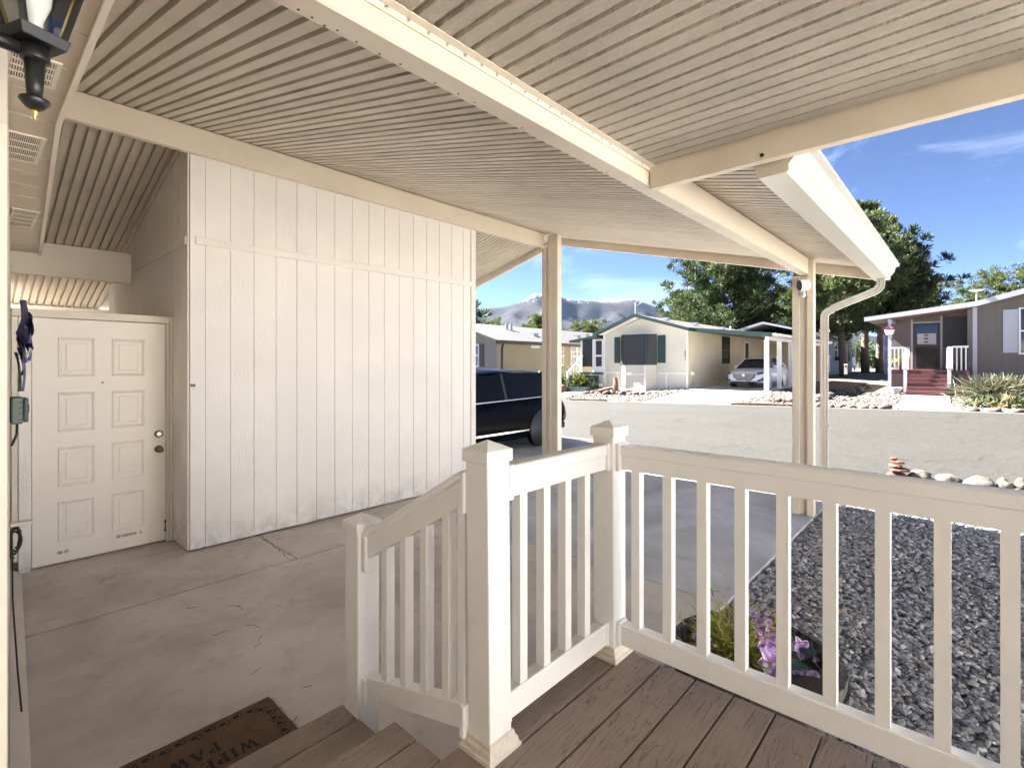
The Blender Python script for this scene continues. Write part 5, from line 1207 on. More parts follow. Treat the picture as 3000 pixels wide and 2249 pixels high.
for a, b in ((25.1, 25.68), (26.4, 27.1), (27.14, 27.82)):
    w = window(tan, a, b, 19.0, 1.52, 2.78, 'white'); zb = 2.15
    MB().box((a+b)/2 - .015, (a+b)/2 + .015, 18.965, 18.984, zb + .03, 2.72).box(a + .06, b - .06, 18.966, 18.985, 2.42, 2.45).build('muntin', M['white'], w)
    MB().box(a - .08, b + .08, 18.975, 18.997, 1.44, 1.515).box(a - .08, b + .08, 18.975, 18.997, 2.785, 2.86).build('window_trim', M['browntrim'], w)
window(tan, 22.5, 23.28, 19.0, 2.60, 2.77, 'white', mull=0)
we = window(tan, 20.36, 21.3, 19.6, 1.50, 2.76, 'white', axis='x'); B('shutter', M['browntrim'], tan, 19.56, 19.598, 19.97, 20.33, 1.50, 2.76)

# --- brown house on the right with red steps
bh = empty('brown_house', (30, -1.5, .3), 'grey-brown house with covered porch and maroon steps across the street', 'house')
FX = 28.2; BZ = .15
MB().prism([(-.10, BZ), (-9, BZ), (-9, 3.48), (-3.6, 4.98), (-.2, 4.03), (-.10, 4.02)], 'x', FX, FX + 12).build('wall', M['wbrown'], bh)
MB().box(30.0, FX + 12, -.10, 2.70, BZ, 4.0).build('porch_wall', M['wbrown'], bh)
rf2 = MB().prism([(3.52, 3.62), (-.2, 4.05), (-3.6, 5.0), (-9.4, 3.4), (-9.4, 3.52), (-3.6, 5.13), (-.2, 4.17), (3.52, 3.74)], 'x', FX - .55, FX + 12.5).build('roof', M['roofgrey'], bh)
MB().prism([(3.53, 3.58), (-.2, 3.98), (-3.6, 4.94), (-9.42, 3.33), (-9.42, 3.53), (-3.6, 5.15), (-.2, 4.19), (3.53, 3.76)], 'x', FX - .60, FX - .551).build('roof_fascia', M['lightgrey'], rf2)
MB().prism([(3.42, 3.60), (-.10, 3.985), (-.10, 3.975), (3.42, 3.59)], 'x', FX - .54, 29.99).build('porch_ceiling', M['porchceil'], rf2)
B('corner_board', M['lightgrey'], bh, FX - .06, FX - .001, -.24, -.10, BZ, 3.98)
MB().prism([(-.10, BZ), (.06, BZ), (.06, 3.93), (-.10, 3.95)], 'x', FX - .03, FX + .1).build('pilaster', M['wbrown'], bh)
B('porch_post', M['lightgrey'], bh, FX - .5, FX - .38, 2.55, 2.67, .2, 3.62); MB().beam((FX - .44, 2.61, 3.58), (30, 2.61, 3.62), .1, .14).build('porch_beam', M['lightgrey'], bh)
B('wall_batten', M['lightgrey'], bh, 29.97, 29.999, 1.96, 2.02, 1.4, 3.75); B('wall_batten', M['lightgrey'], bh, 29.97, 29.999, .91, .97, 1.4, 3.85); B('head_batten', M['lightgrey'], bh, 29.97, 29.999, .97, 1.96, 3.54, 3.60)
dr = B('storm_door', M['browntrim'], bh, 29.95, 29.996, .985, 1.915, 1.42, 3.52); B('door_glass', M['darkglass'], dr, 29.935, 29.949, 1.08, 1.83, 2.50, 3.44); B('door_glass', M['darkglass'], dr, 29.935, 29.949, 1.08, 1.83, 1.50, 2.40)
bl = B('door_blind', M['lightgrey'], dr, 29.93, 29.934, 1.12, 1.79, 2.56, 3.05)
for z in (2.62, 2.78, 2.94): B('blind_motif', M['maroon'], dr, 29.925, 29.929, 1.40, 1.54, z, z + .07)
B('porch_screen', M['screen'], bh, 29.94, 29.969, .10, .88, 2.4, 3.75)
B('porch_deck', M['maroon'], bh, FX - .45, 29.94, .0, 2.62, 1.22, 1.40); B('porch_skirt', M['wbrown'], bh, FX - .40, 29.9, .02, 2.55, .2, 1.22)
for k in range(6): B('tread', M['maroon'], bh, FX - .75 - .28 * k, FX - .451 - .28 * k, .62, 1.94, .2, 1.21 - .165 * k)
B('bottom_step', M['maroon'], bh, 26.45, 26.75, .52, 2.0, .2, .47)
for y_ in (2.0, .60):
    MB().beam((FX - .42, y_, 2.36), (26.75, y_, 1.48), .17, .06).build('handrail', M['white'], bh); B('rail_post', M['lightgrey'], bh, 26.8, 26.92, y_ - .06, y_ + .06, .2, 1.45); B('rail_post', M['white'], bh, FX - .48, FX - .36, y_ - .05, y_ + .05, 1.4, 2.33)
for ya, yb in ((2.08, 2.55), (.02, .52)):
    rr = B('porch_rail', M['white'], bh, FX - .46, FX - .38, ya, yb, 2.32, 2.40); y_ = ya + .06
    while y_ < yb: B('baluster', M['white'], rr, FX - .44, FX - .40, y_, y_ + .05, 1.40, 2.32); y_ += .14
w2 = window(bh, -2.35, -1.44, FX, 2.03, 3.88, 'white', axis='x'); B('shutter', M['lightgrey'], bh, FX - .04, FX - .002, -1.42, -1.0, 2.10, 3.82); B('shutter', M['lightgrey'], bh, FX - .04, FX - .002, -2.80, -2.37, 2.10, 3.82)
MB().tube([(FX - .4, -.22, 4.1), (FX - .4, -.22, 4.6)], .035, 6).build('dish_mast', M['lightgrey'], rf2); MB().lathe([(0.0001, 0), (.15, .012), (.26, .05), (.265, .05), (.15, .0), (0.0001, -.012)], (FX - .42, -.22, 4.6), 20).build('satellite_dish', M['white'], rf2)
# things on and by that porch
hp = empty('hanging_planter', (FX - .56, 2.60, 2.95), 'white pot with red flowers fixed to the porch post of the brown house', 'planter'); MB().lathe([(0.0001, 0), (.12, 0), (.19, .2), (.17, .2), (.1, .05), (0.0001, .05)], (FX - .62, 2.6, 2.95), 14).build('pot', M['white'], hp)
M['redbloom'] = leaf_mat('red_bloom', (0.14, 0.012, 0.04), (0.09, 0.015, 0.03), .2)
r2 = np.random.RandomState(5)
def tuft(nm, par, c, n, spread, L0, L1, W0, W1, up, droop, mat, seed):
    r0 = np.random.RandomState(seed); C_ = np.array(c)[None] + r0.normal(size=(n, 3)) * np.array(spread)[None]; D_ = rdir(n, r0, up); V, Fc = blades(C_, D_, r0.uniform(L0, L1, n), r0.uniform(W0, W1, n), droop, seed); return link(nm, big_mesh(nm, V, Fc, mat), par, (0, 0, 0))
tuft('blooms', hp, (FX - .62, 2.6, 3.16), 120, (.08, .09, .03), .08, .18, .04, .07, .8, .1, M['redbloom'], 3)
bp = empty('porch_plant', (28.0, 2.3, 1.4), 'potted plant standing on the porch left of the maroon steps', 'potted plant'); MB().lathe([(0.0001, 0), (.12, 0), (.16, .25), (0.0001, .25)], (28.1, 2.3, 1.4), 12).build('pot', M['redrock'], bp)
M['herb'] = leaf_mat('mixed_green_leaf', (0.10, 0.14, 0.03), (0.16, 0.17, 0.05), .3); tuft('foliage', bp, (28.1, 2.3, 1.7), 160, (.1, .12, .1), .1, .22, .04, .07, .8, .2, M['herb'], 4)
bu = empty('stone_pot', (26.9, 2.35, .3), 'grey tapered pot on the gravel left of the maroon steps', 'pot'); MB().lathe([(0.0001, 0), (.14, 0), (.22, .33), (.24, .33), (.24, .37), (.19, .37), (.13, .06), (0.0001, .06)], (27.0, 2.33, .28), 18).build('pot', M['lightgrey'], bu, smooth=False)
# ornamental grass and low shrub
M['drygrass'] = leaf_mat('grey_green_grass', (0.055, 0.060, 0.032), (0.095, 0.092, 0.052), .3, (0.20, 0.18, 0.125))
gp = atx(2890, 1158, 26.0); og = empty('ornamental_grass', (gp.x, gp.y, g(gp.x, gp.y)), 'large arching ornamental grass clump before the brown house wall', 'grass clump')
r0 = np.random.RandomState(4); n = 2600; a_ = r0.uniform(0, 6.28, n); el = r0.uniform(.35, 1.45, n); D_ = np.stack([np.cos(a_) * np.cos(el), np.sin(a_) * np.cos(el), np.sin(el)], 1); C_ = np.stack([gp.x + r0.normal(0, .25, n), gp.y - .35 + r0.normal(0, .38, n), np.full(n, g(gp.x, gp.y))], 1)
V, Fc = blades(C_, D_, r0.uniform(.6, 1.6, n), r0.uniform(.018, .04, n), .35, 5); link('blades', big_mesh('blades', V, Fc, M['drygrass']), og, (0, 0, 0))
M['darkshrub'] = leaf_mat('dark_green_leaf', (0.03, 0.05, 0.02), (0.07, 0.085, 0.03), .25, (0.25, 0.15, 0.07))
gp2 = atx(2935, 1187, 20.8); ls = empty('low_shrub', (gp2.x, gp2.y, g(gp2.x, gp2.y)), 'low dark green shrub on gravel in front of the grass clump', 'shrub'); tuft('foliage', ls, (gp2.x, gp2.y - .3, g(gp2.x, gp2.y) + .08), 1500, (.25, .5, .06), .15, .38, .03, .06, .9, .1, M['darkshrub'], 6)
gs_ = atx(1682, 1135, 22.5); yb_ = empty('leafy_shrub', (gs_.x, gs_.y, g(gs_.x, gs_.y)), 'yellow-green leafy shrub beside the green steps', 'shrub'); M['limeshrub'] = leaf_mat('lime_leaf', (0.11, 0.12, 0.022), (0.065, 0.08, 0.016), .35)
tuft('foliage', yb_, (gs_.x, gs_.y + .1, g(gs_.x, gs_.y) + .45), 1400, (.28, .42, .2), .12, .3, .04, .09, .7, .25, M['limeshrub'], 7)

# --- pale house beyond the pines, dark roof, pedestals
ph = empty('pale_house', (52, 10, .9), 'pale grey house beyond the pine trunks', 'house'); M['wpale'] = wallmat('pale_grey_siding', (0.22, 0.225, 0.205))
MB().box(40, 58.2, 8.4, 14, .6, 3.75).build('wall', M['wpale'], ph); MB().prism([(7.9, 3.72), (11.2, 4.6), (14.5, 3.72), (14.5, 3.85), (11.2, 4.75), (7.9, 3.86)], 'x', 39.6, 60.5).build('roof', M['lightgrey'], ph)
window(ph, 49.5, 50.6, 8.4, 2.2, 3.5, 'white'); window(ph, 56.0, 57.0, 8.4, 1.9, 3.4, 'browntrim', mull=0); B('porch_rail', M['white'], ph, 58.3, 60, 8.4, 8.5, 1.5, 2.3); B('porch_post', M['white'], ph, 60, 60.15, 8.4, 8.55, 1, 3.72); B('cooler', M['browntrim'], ph, 49.6, 50.4, 8.1, 8.39, 1.95, 2.25)
dk = empty('dark_shed', (50, 12.6, .9), 'dark gabled outbuilding roof showing above the white house carport', 'shed'); MB().prism([(11.2, .9), (14.2, .9), (14.2, 4.45), (12.75, 5.05), (11.2, 4.45)], 'x', 48, 49.4).build('wall', M['wgrey'], dk); MB().prism([(10.9, 4.38), (12.75, 5.1), (14.5, 4.42), (14.5, 4.54), (12.75, 5.24), (10.9, 4.52)], 'x', 47.6, 49.8).build('roof', M['roofgrey'], dk)
def pedestal(u, v, t, h, w, lb):
    p_ = atd(u, v, t); o = empty('utility_pedestal', p_, lb, 'pedestal'); B('cabinet', M['lightgrey'], o, p_.x - w/2, p_.x + w/2, p_.y - w/2, p_.y + w/2, p_.z, p_.z + h); B('cap', M['white'], o, p_.x - w*.58, p_.x + w*.58, p_.y - w*.58, p_.y + w*.58, p_.z + h, p_.z + h + .06); B('meter', M['browntrim'], o, p_.x - w*.55, p_.x - w*.5, p_.y - w*.25, p_.y + w*.25, p_.z + h*.75, p_.z + h*.9)
pedestal(2478, 1096, 33, .62, .17, 'short white utility pedestal in front of the leaning pine trunk'); pedestal(2425, 1090, 36, 1.15, .26, 'grey utility meter pedestal beside the downspout')
dl = atx(2590, 1080, 42); tag(MB().box(43, 43.15, 4.17, 4.36, .9, 4.0).build('blue_panel', plain('dusty_blue_paint', (0.13, 0.19, 0.26), .6, .1)), 'blue-grey upright panel behind the porch of the brown house', 'panel')

# --- unseen white house added on the right-hand lot to throw sunlight back
nb_ = empty('reflector_house', (-1, -9, 0), 'unseen white house added right of the porch to bounce sunlight', 'house')
MB().box(-9, 6.5, -12.5, -5.6, -.1, 3.0).build('wall', M['white'], nb_)
MB().prism([(-5.1, 2.95), (-9.05, 3.9), (-13.0, 2.95), (-13.0, 3.06), (-9.05, 4.03), (-5.1, 3.06)], 'x', -9.5, 7.0).build('roof', M['roofgrey'], nb_)
for a, b in ((-6, -4.6), (-1.5, 0), (3, 4.2)): window(nb_, a, b, -5.6, 1.2, 2.4, 'white', s=1)
# ------------------------------------------------------------------ vehicles (noses point towards -X)
def paint(name, c, rough=.22):
    m, nt, b = newmat(name); N = NT(nt); b.inputs['Base Color'].default_value = (*c, 1); b.inputs['Roughness'].default_value = rough; b.inputs['Coat Weight'].default_value = .6 if c[0] > .1 else .0; b.inputs['Coat Roughness'].default_value = .05; b.inputs['Specular IOR Level'].default_value = .5 if c[0] > .1 else .04; return m
M['carwhite'] = paint('white_car_paint', (0.88, 0.88, 0.88)); M['carblack'] = paint('black_car_paint', (0.004, 0.0045, 0.006), .25); M['tyre'] = plain('tyre_rubber', (0.02, 0.02, 0.02), .85); M['rim'] = plain('alloy_rim', (0.5, 0.5, 0.51), .3, .05, metal=1.0); M['chrome'] = plain('chrome', (0.7, 0.7, 0.7), .12, .02, metal=1.0)
M['taillight'] = plain('red_tail_lens', (0.16, 0.015, 0.015), .15, .05); M['headlight'] = dark_glass('headlight_lens', (0.10, 0.11, 0.12))
def car(name, label, cat, X0, YC, Z0, W, low, gh, paintm, wheels, wr):
    o = empty(name, (X0 + low[-1][0] / 2, YC, Z0), label, cat)
    mb = MB(); ring = []
    for x, zl, zm, ze, zt, w in low:
        half = [(w * .80, zl), (w * .95, zl + .05), (w, (zl + zm) / 2 + .03), (w, zm), (w * .965, ze), (w * .80, lerp(ze, zt, .55)), (w * .45, lerp(ze, zt, .9))]
        pts = half + [(0, zt)] + [(-a, b) for a, b in reversed(half)]; ring.append([(X0 + x, YC + a, Z0 + b) for a, b in pts])
    n = len(ring[0])
    for r_ in ring: mb.v += r_
    for i in range(len(ring) - 1):
        for k in range(n): mb.f.append((i*n+k, i*n+(k+1) % n, (i+1)*n+(k+1) % n, (i+1)*n+k))
    mb.f += [tuple(range(n)), tuple(range((len(ring)-1)*n, len(ring)*n))]
    body = mb.build('body', M[paintm], o, smooth=True); sm_ = body.modifiers.new('s', 'SUBSURF'); sm_.levels = 2; sm_.render_levels = 2
    # greenhouse: (x_base, z_base) -> (x_roof, z_roof) fore and aft, half widths base/roof
    xb0, zb0, xr0, zr0, xr1, zr1, xb1, zb1, wb, wr_ = gh
    g_ = MB(); b0, b1, r0_, r1_ = (xb0, zb0, wb), (xb1, zb1, wb), (xr0, zr0 - .03, wr_), (xr1, zr1 - .03, wr_)
    P_ = lambda q, s_: (X0 + q[0], YC + s_ * q[2], Z0 + q[1])
    g_.add([P_(b0, -1), P_(b0, 1), P_(r0_, 1), P_(r0_, -1), P_(b1, -1), P_(b1, 1), P_(r1_, 1), P_(r1_, -1)], [(0, 1, 2, 3), (5, 4, 7, 6), (1, 5, 6, 2), (4, 0, 3, 7), (3, 2, 6, 7)])
    gl = g_.build('window_glass', M['carglass' if paintm == 'carblack' else 'darkglass'], o)
    rf_ = MB(); cols = [(-1, 0), (-.92, .025), (-.5, .05), (0, .06), (.5, .05), (.92, .025), (1, 0)]; k_ = 6
    rows = [(xr0 - .10, zr0 - .075), (xr0, zr0 - .03), (lerp(xr0, xr1, .35), max(zr0, zr1) - .005), (lerp(xr0, xr1, .7), max(zr0, zr1) - .005), (xr1, zr1 - .03), (xr1 + .10, zr1 - .08)]
    for x, z in rows: rf_.v += [(X0 + x, YC + a * wr_ * 1.02, Z0 + z + b) for a, b in cols]
    for i in range(len(rows) - 1):
        for k in range(k_): rf_.f.append((i*7+k, i*7+k+1, (i+1)*7+k+1, (i+1)*7+k))
    rfo = rf_.build('roof', M[paintm], o, smooth=True, fix=False)
    for s_ in (-1, 1):
        for q0, q1, w_ in ((b0, r0_, .05), (b1, r1_, .08), ((lerp(xb0, xb1, .47), lerp(zb0, zb1, .47), wb), (lerp(xr0, xr1, .42), zr1 - .03, wr_), .05)):
            a, b = Vector(P_(q0, s_)), Vector(P_(q1, s_)); MB().beam(a, b, .025, w_ * 1.4, up=(1, 0, 0) if abs((b-a).x) < .2 else (0, 0, 1)).build('pillar', M[paintm] if w_ != .05 or q0 is b0 else M['blackplastic'], o)
        MB().beam(Vector(P_(b0, s_)) + Vector((.0, s_*.012, .0)), Vector(P_(b1, s_)) + Vector((0, s_*.012, .0)), .012, .02).build('belt_strip', M['rim'] if paintm == 'carblack' else M['carwhite'], o)
        m0 = Vector(P_((xb0 + .45, zb0 + .10, wb), s_)); MB().rock(m0 + Vector((0, s_ * .13, 0)), .07, .10, .07, 3, 2, .05).build('side_mirror', M[paintm], o, smooth=True)
        for wx_ in wheels:
            c = Vector((X0 + wx_, YC + s_ * (W - .12), Z0 + wr)); tw = .11
            prof = [(wr * .62, -tw), (wr * .94, -tw), (wr, -tw * .7), (wr, tw * .7), (wr * .94, tw), (wr * .62, tw)]
            wo = MB().lathe(prof, c, 28, 'y').build('wheel', M['tyre'], o, smooth=False); rm = MB()
            rm.lathe([(wr * .14, tw * .5 * s_), (wr * .14, tw * .95 * s_), (.001, tw * .95 * s_)], c, 12, 'y')
            for k in range(10):
                an = 2 * math.pi * k / 10; d_ = Vector((math.cos(an), 0, math.sin(an))); rm.beam(c + Vector((0, s_ * tw * .75, 0)) + d_ * wr * .1, c + Vector((0, s_ * tw * .85, 0)) + d_ * wr * .63, .045, .03, up=(0, 1, 0))
            rm.build('rim', M['rim'], wo)
            MB().lathe([(wr * 1.14, -.02), (wr * 1.2, 0), (wr * 1.14, .02), (wr * 1.05, 0)], c + Vector((0, s_ * (.105), 0)), 28, 'y').build('arch_lip', M['blackplastic'] if paintm == 'carblack' else M[paintm], o, smooth=True)
    return o, body
# white sedan in the carport across the street: (x, z_low, z_mid, z_edge, z_top, half width)
LOWS = [(0.0, .30, .50, .60, .64, .60), (.06, .24, .50, .65, .70, .74), (.28, .20, .55, .73, .79, .85), (.75, .20, .58, .80, .87, .895), (1.25, .20, .60, .87, .95, .90), (2.2, .20, .60, .92, .95, .90), (3.3, .20, .62, .95, 1.0, .90), (3.95, .22, .64, .97, 1.05, .89), (4.4, .28, .62, .97, 1.03, .85), (4.57, .36, .58, .90, .94, .74)]
sed, sb_ = car('sedan', 'white sedan parked nose out in the carport of the white house', 'car', 25.0, 7.90, .53, .90, LOWS, (1.22, .90, 2.02, 1.40, 3.15, 1.42, 4.0, 1.0, .79, .58), 'carwhite', (.90, 3.58), .32)
def fp(pts, x): return [(x + dx, 7.90 + a, .53 + b) for a, b, dx in pts]
gr = MB().prism([(7.90 + a, .53 + b) for a, b in ((-.52, .66), (.52, .66), (.46, .48), (.30, .34), (-.30, .34), (-.46, .48))], 'x', 24.935, 25.05).build('grille', M['blackplastic'], sed)
for k in range(6): z = .38 + k * .05; w_ = lerp(.33, .50, k / 5); B('grille_slat', M['chrome'], gr, 24.925, 24.934, 7.90 - w_, 7.90 + w_, .53 + z, .53 + z + .007)
MB().lathe([(.001, 0), (.055, 0), (.055, .01), (.001, .01)], (24.915, 7.90, .53 + .59), 14, 'x').build('emblem', M['chrome'], gr)
for s_ in (-1, 1):
    MB().add(fp([(s_*.56, .70, .0), (s_*.60, .60, -.01), (s_*.86, .68, .28), (s_*.84, .76, .36), (s_*.70, .75, .12)], 24.97), [(0, 1, 2, 3, 4)]).build('headlight', M['headlight'], sed, fix=False)
    MB().add(fp([(s_*.58, .36, -.02), (s_*.62, .30, -.02), (s_*.84, .36, .14), (s_*.86, .50, .16), (s_*.82, .50, .12), (s_*.78, .40, .06)], 24.97), [(0, 1, 2, 3, 4, 5)]).build('fog_recess', M['blackplastic'], sed, fix=False)
B('lower_intake', M['blackplastic'], sed, 24.96, 25.06, 7.35, 8.45, .53 + .20, .53 + .29); B('number_plate', M['white'], sed, 24.94, 24.953, 7.75, 8.05, .53 + .30, .53 + .335)
# black crossover with its tail to the street beside the carport
LOWB = [(0.0, .34, .55, .66, .70, .64), (.10, .15, .55, .74, .80, .78), (.5, .15, .58, .84, .92, .86), (1.2, .15, .60, .93, 1.0, .89), (2.2, .15, .60, .95, 1.0, .90), (3.4, .15, .62, .98, 1.04, .90), (3.95, .15, .62, 1.0, 1.06, .89), (4.25, .30, .60, .97, 1.0, .87), (4.44, .36, .58, .80, .82, .83), (4.54, .44, .52, .58, .60, .76)]
suv, _ = car('black_car', 'black hatchback parked on the slab beyond the shed with its tail to the street', 'car', 4.42, 7.30, .0, .90, LOWB, (0.95, .93, 1.55, 1.46, 3.52, 1.50, 4.20, 1.0, .865, .80), 'carblack', (.92, 3.55), .34)
for s_ in (-1, 1):
    MB().add([(4.42 + 4.30, 7.3 + s_*.875, .62), (4.42 + 4.46, 7.3 + s_*.81, .60), (4.42 + 4.40, 7.3 + s_*.835, .48), (4.42 + 4.22, 7.3 + s_*.89, .50)], [(0, 1, 2, 3)]).build('tail_light', M['taillight'], suv, fix=False)
    MB().beam((4.42 + 1.0, 7.3 + s_*.905, .36), (4.42 + 3.1, 7.3 + s_*.905, .36), .015, .03).build('sill_strip', M['chrome'], suv)
    for x_ in (1.95, 3.0): B('door_handle', M['carblack'], suv, 4.42 + x_, 4.42 + x_ + .2, 7.3 + s_*.90 - .02, 7.3 + s_*.90 + .02, .84, .87, .008)
B('rear_bumper', M['blackplastic'], suv, 4.42 + 4.3, 4.42 + 4.50, 6.55, 8.05, .26, .40, .03)
# ------------------------------------------------------------------ pine trees
M['pine'] = leaf_mat('pine_needles', (0.028, 0.048, 0.018), (0.065, 0.088, 0.028), .3)
M['pine2'] = leaf_mat('yellowish_pine_needles', (0.045, 0.070, 0.020), (0.092, 0.11, 0.034), .3)
def pine(base, H_, rad, seed, label, mat='pine', clear=0.22, nl=46, trunk=.22, per=56, lean=(0, 0), shape=0.75, cl=.42, group=None, needle=.36):
    r0 = np.random.RandomState(seed); o = empty('pine_tree', base, label, 'tree', group); b = Vector(base)
    path = [b + Vector((lean[0] * t + .25 * math.sin(t * 4 + seed) * t, lean[1] * t + .25 * math.cos(t * 5 + seed) * t, H_ * t)) for t in (0, .15, .35, .55, .75, .9, .98)]
    MB().tube(path, [trunk, trunk * .85, trunk * .7, trunk * .52, trunk * .3, trunk * .14, .03], 10).build('trunk', M['bark'], o, smooth=True)
    def tp(t):
        for i in range(6):
            ts = (0, .15, .35, .55, .75, .9, .98)
            if t <= ts[i + 1]: return path[i].lerp(path[i + 1], (t - ts[i]) / (ts[i + 1] - ts[i]))
        return path[-1]
    C_ = []; D_ = []; lm = MB()
    for k in range(nl):
        t = clear + (1 - clear) * ((k + r0.uniform(0, .8)) / nl); tt = (t - clear) / (1 - clear)
        prof = (1 - tt) ** shape * min(1, .55 + tt * 2.2); L_ = rad * max(.14, prof) * r0.uniform(.55, 1.15); an = k * 2.4 + r0.uniform(-.5, .5)
        s_ = tp(min(t, .97)); d = Vector((math.cos(an), math.sin(an), 0)); rise = r0.uniform(.1, .55) + tt * .7
        pts = [s_ + d * (L_ * q) + Vector((0, 0, L_ * (rise * q * q * .8 + .08 * q))) for q in (0, .33, .66, 1)]
        lm.tube(pts, [trunk * .28 * (1 - tt * .6), trunk * .2 * (1 - tt * .6), .035, .015], 5, False)
        ncl = max(3, int(L_ * 3.2))
        for q in range(ncl):
            f = .28 + .75 * (q + r0.uniform(0, 1)) / ncl; i_ = min(2, int(min(f, .99) * 3)); fr_ = min(f, 1.05) * 3 - i_
            c = pts[i_].lerp(pts[i_ + 1], fr_) + Vector((r0.normal(0, .28), r0.normal(0, .28), r0.normal(.08, .2))) * (.35 + L_ * .22)
            cs = cl * r0.uniform(.65, 1.25); m = per
            pd_ = rdir(m, r0, .55); P_ = np.array(c)[None] + pd_ * cs * r0.uniform(.2, .95, (m, 1)) * np.array([1, 1, .8])[None]
            dd = pd_ + np.array([0, 0, .7])[None] + np.array(d)[None] * .35 + r0.normal(0, .25, (m, 3)); D_.append(dd / np.linalg.norm(dd, axis=1, keepdims=True)); C_.append(P_)
    lm.build('limb', M['bark'], o, smooth=True, fix=False)
    C_, D_ = np.concatenate(C_), np.concatenate(D_); n = len(C_)
    V, Fc = blades(C_, D_, r0.uniform(.6, 1.2, n) * needle, r0.uniform(.5, 1.1, n) * needle * .25, .02, seed)
    link('crown', big_mesh('crown', V, Fc, M[mat]), o, (0, 0, 0)); return o
def gp_(u, t, z=None):
    p = atd(u, 1066, t); return (p.x, p.y, g(p.x, p.y) - .1)
pine(gp_(2120, 43), 10.6, 5.6, 1, 'broad dark pine rising directly behind the white house', clear=.15, nl=90, trunk=.3, shape=.42, per=52)
pine(gp_(2200, 47), 9.8, 4.2, 2, 'open-crowned pine with bare limbs right of the broad pine', clear=.3, nl=40, trunk=.22, cl=.36, per=34, shape=.5)
pine(gp_(2000, 49), 8.0, 4.0, 3, 'lower pine left behind the broad dark pine', 'pine2', clear=.15, nl=40, shape=.6)
pine(gp_(2300, 52), 8.6, 4.0, 4, 'rounded pine behind the carport post', 'pine2', clear=.12, nl=44, shape=.55)
pine(gp_(2472, 38), 12.0, 5.0, 5, 'pine with leaning dark trunk beside the pale house', 'pine2', clear=.24, nl=58, trunk=.30, shape=.45, lean=(.6, .5))
pine(gp_(2535, 46), 15.2, 7.2, 6, 'tallest pine with sunlit trunk beyond the brown house', clear=.26, nl=84, trunk=.36, shape=.95)
pine(gp_(2577, 45), 12.5, 5.5, 7, 'spreading pine with mossy trunk next to the brown house roof', clear=.28, nl=60, trunk=.34, shape=.5)
pine(gp_(2680, 55), 12.0, 6.0, 8, 'pine with drooping right side behind the brown house', clear=.2, nl=56, shape=.95)
pine(gp_(2400, 60), 11.0, 5.0, 12, 'pine further back between the downspout and the carport post', 'pine2', clear=.1, nl=50, shape=.5)
pine(gp_(2900, 62), 11.0, 6.0, 9, 'yellow-green rounded tree above the brown house roof', 'pine2', clear=.12, nl=60, shape=.4, needle=.3)
pine(gp_(3050, 60), 12.0, 6.0, 10, 'yellow-green tree at the right picture edge behind the brown house', 'pine2', clear=.12, nl=60, shape=.4, needle=.3)
pine(gp_(2790, 70), 9.0, 5.0, 11, 'small tree between the tall pine and the yellow-green trees', 'pine2', clear=.1, nl=44, shape=.4)
pine(gp_(1375, 36), 5.8, 2.3, 21, 'pine at the shed edge beyond the tan house', clear=.1, nl=36, shape=.7)
pine(gp_(1455, 52), 5.2, 2.2, 22, 'small round pine above the tan house roof on the left', 'pine2', clear=.15, nl=26, shape=.4, cl=.36)
pine(gp_(1570, 60), 6.6, 3.0, 23, 'pine behind the tan house roof left of the carport post', 'pine2', clear=.15, nl=34, shape=.55)
pine(gp_(1720, 75), 6.7, 4.0, 24, 'rounded pine behind the roof gap between the two houses', 'pine2', clear=.15, nl=40, shape=.45)
pine(gp_(1765, 80), 6.0, 2.4, 25, 'small pine touching the green gable of the white house', clear=.15, nl=26, shape=.5)

# a belt of far trees that reads as one mass
r0 = np.random.RandomState(31); n = 26000; uu = r0.uniform(2230, 3300, n); tt = r0.uniform(92, 118, n); k_ = (uu - 1500) / 1470
hh = (3.6 + 2.2 * np.sin(uu * .021) + 1.5 * np.sin(uu * .067 + 1)) * r0.uniform(0, 1, n) ** .7
C_ = np.stack([tt * (_f.x + k_ * _r.x), tt * (_f.y + k_ * _r.y), 1.0 + np.maximum(hh, 0)], 1); D_ = rdir(n, r0, .8)
V, Fc = blades(C_, D_, r0.uniform(.5, 1.1, n), r0.uniform(.2, .4, n), .1, 32)
tag(link('distant_trees', big_mesh('distant_trees', V, Fc, M['pine']), None, (0, 0, 0)), 'dark belt of distant trees behind the houses', 'trees', kind='stuff')

# ------------------------------------------------------------------ mountain range
def mountain_mat():
    m, nt, b = newmat('brushy_mountain'); N = NT(nt); ge = N.n('ShaderNodeNewGeometry'); v, rnd = N.pos(); sp = N.n('ShaderNodeSeparateXYZ'); N.l(v, sp.inputs[0])
    a = N.noise(v, .006, 8, .65, .6); a2 = N.noise(v, .03, 6, .7)
    col = N.mix(N.rng(a, .38, .62), (0.009, 0.011, 0.011), (0.027, 0.022, 0.020)); col = N.mix(N.rng(a2, .45, .7, 0, .6), col, (0.008, 0.010, 0.010))
    col = N.mix(N.rng(N.noise(v, .012, 6, .7), .62, .72, 0, .6), col, (0.07, 0.058, 0.046))
    hn = N.math('ADD', sp.outputs[2], N.math('MULTIPLY', N.math('SUBTRACT', a2, .5), 520.0)); nz = N.n('ShaderNodeSeparateXYZ'); N.l(ge.outputs['Normal'], nz.inputs[0])
    snow = N.math('MULTIPLY', N.rng(hn, 700, 850), N.rng(N.noise(v, .010, 7, .7), .42, .56))
    col = N.mix(snow, col, (0.5, 0.52, 0.56)); N.l(col, b.inputs['Base Color']); b.inputs['Roughness'].default_value = .95; b.inputs['Specular IOR Level'].default_value = .1; return m
M['mountain'] = mountain_mat()
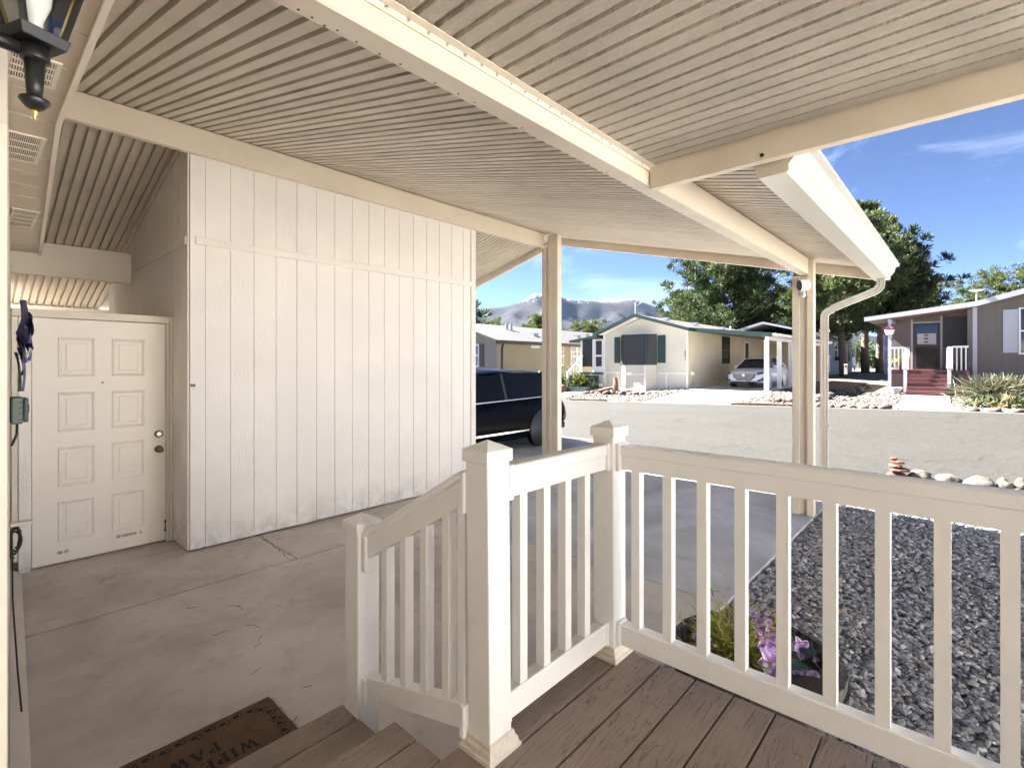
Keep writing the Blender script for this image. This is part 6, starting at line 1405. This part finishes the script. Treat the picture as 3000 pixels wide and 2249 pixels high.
RID = [(300, 985), (700, 960), (1000, 935), (1250, 915), (1394, 906), (1428, 897), (1455, 895), (1487, 892), (1514, 883), (1541, 870), (1563, 855), (1575, 852), (1600, 850), (1625, 853), (1652, 864), (1677, 870), (1699, 873), (1717, 874), (1740, 878), (1762, 881), (1800, 881), (1830, 876), (1852, 874), (1875, 878), (1900, 885), (1920, 895), (2000, 930), (2150, 945), (2300, 960), (2600, 985), (3000, 1010), (3600, 1030)]
def ridge(u):
    for (a, b), (c, d) in zip(RID, RID[1:]):
        if a <= u <= c: return lerp(b, d, (u - a) / (c - a))
    return 1040
ND, NU = 100, 320; mv = []; DM = 5600.0
for i in range(ND + 1):
    s = i / ND; t = lerp(2600, 7400, s)
    for j in range(NU + 1):
        u = lerp(300, 3600, j / NU); p = atd(u, 1066, t); hr_ = (1066 - ridge(u)) / 1470 * DM
        q = Vector((p.x, p.y, 0)) / 800.0; rv = max(0, min(1, mnoise.ridged_multi_fractal(q, 1.0, 2.1, 6, 1.0, 2.0) / 2.2))
        ramp = min(1, max(0, (t - 2600) / (DM - 2600))); env = ramp ** 1.35 if t < DM else max(0, 1 - (t - DM) / 1500) ** 1.2
        keep = max(0, 1 - abs(t - DM) / 300)
        z = hr_ * env * (1 - (1 - keep) * .5 * (1 - rv)) - 6 * keep * (1 - rv)
        mv.append((p.x, p.y, 1.0 + max(0, z) if s > 0 else -20))
n_ = NU + 1; fcs = np.array([(i*n_+j, i*n_+j+1, (i+1)*n_+j+1, (i+1)*n_+j) for i in range(ND) for j in range(NU)])
tag(link('mountain', big_mesh('mountain', np.array(mv), fcs, M['mountain'], True), None, (0, 0, 0)), kind='structure')

# ------------------------------------------------------------------ haze in the valley air
hz = bpy.data.materials.new('valley_haze'); hz.use_nodes = True; hz.node_tree.nodes.clear()
ho = hz.node_tree.nodes.new('ShaderNodeOutputMaterial'); hv = hz.node_tree.nodes.new('ShaderNodeVolumePrincipled')
hv.inputs['Color'].default_value = (0.42, 0.60, 1.0, 1); hv.inputs['Density'].default_value = 0.000008; hv.inputs['Anisotropy'].default_value = 0.2
hz.node_tree.links.new(hv.outputs[0], ho.inputs['Volume'])
HAZE = True
if HAZE:
    tag(MB().box(-6500, 9500, -6500, 9500, -25, 880).build('haze', hz), kind='stuff')
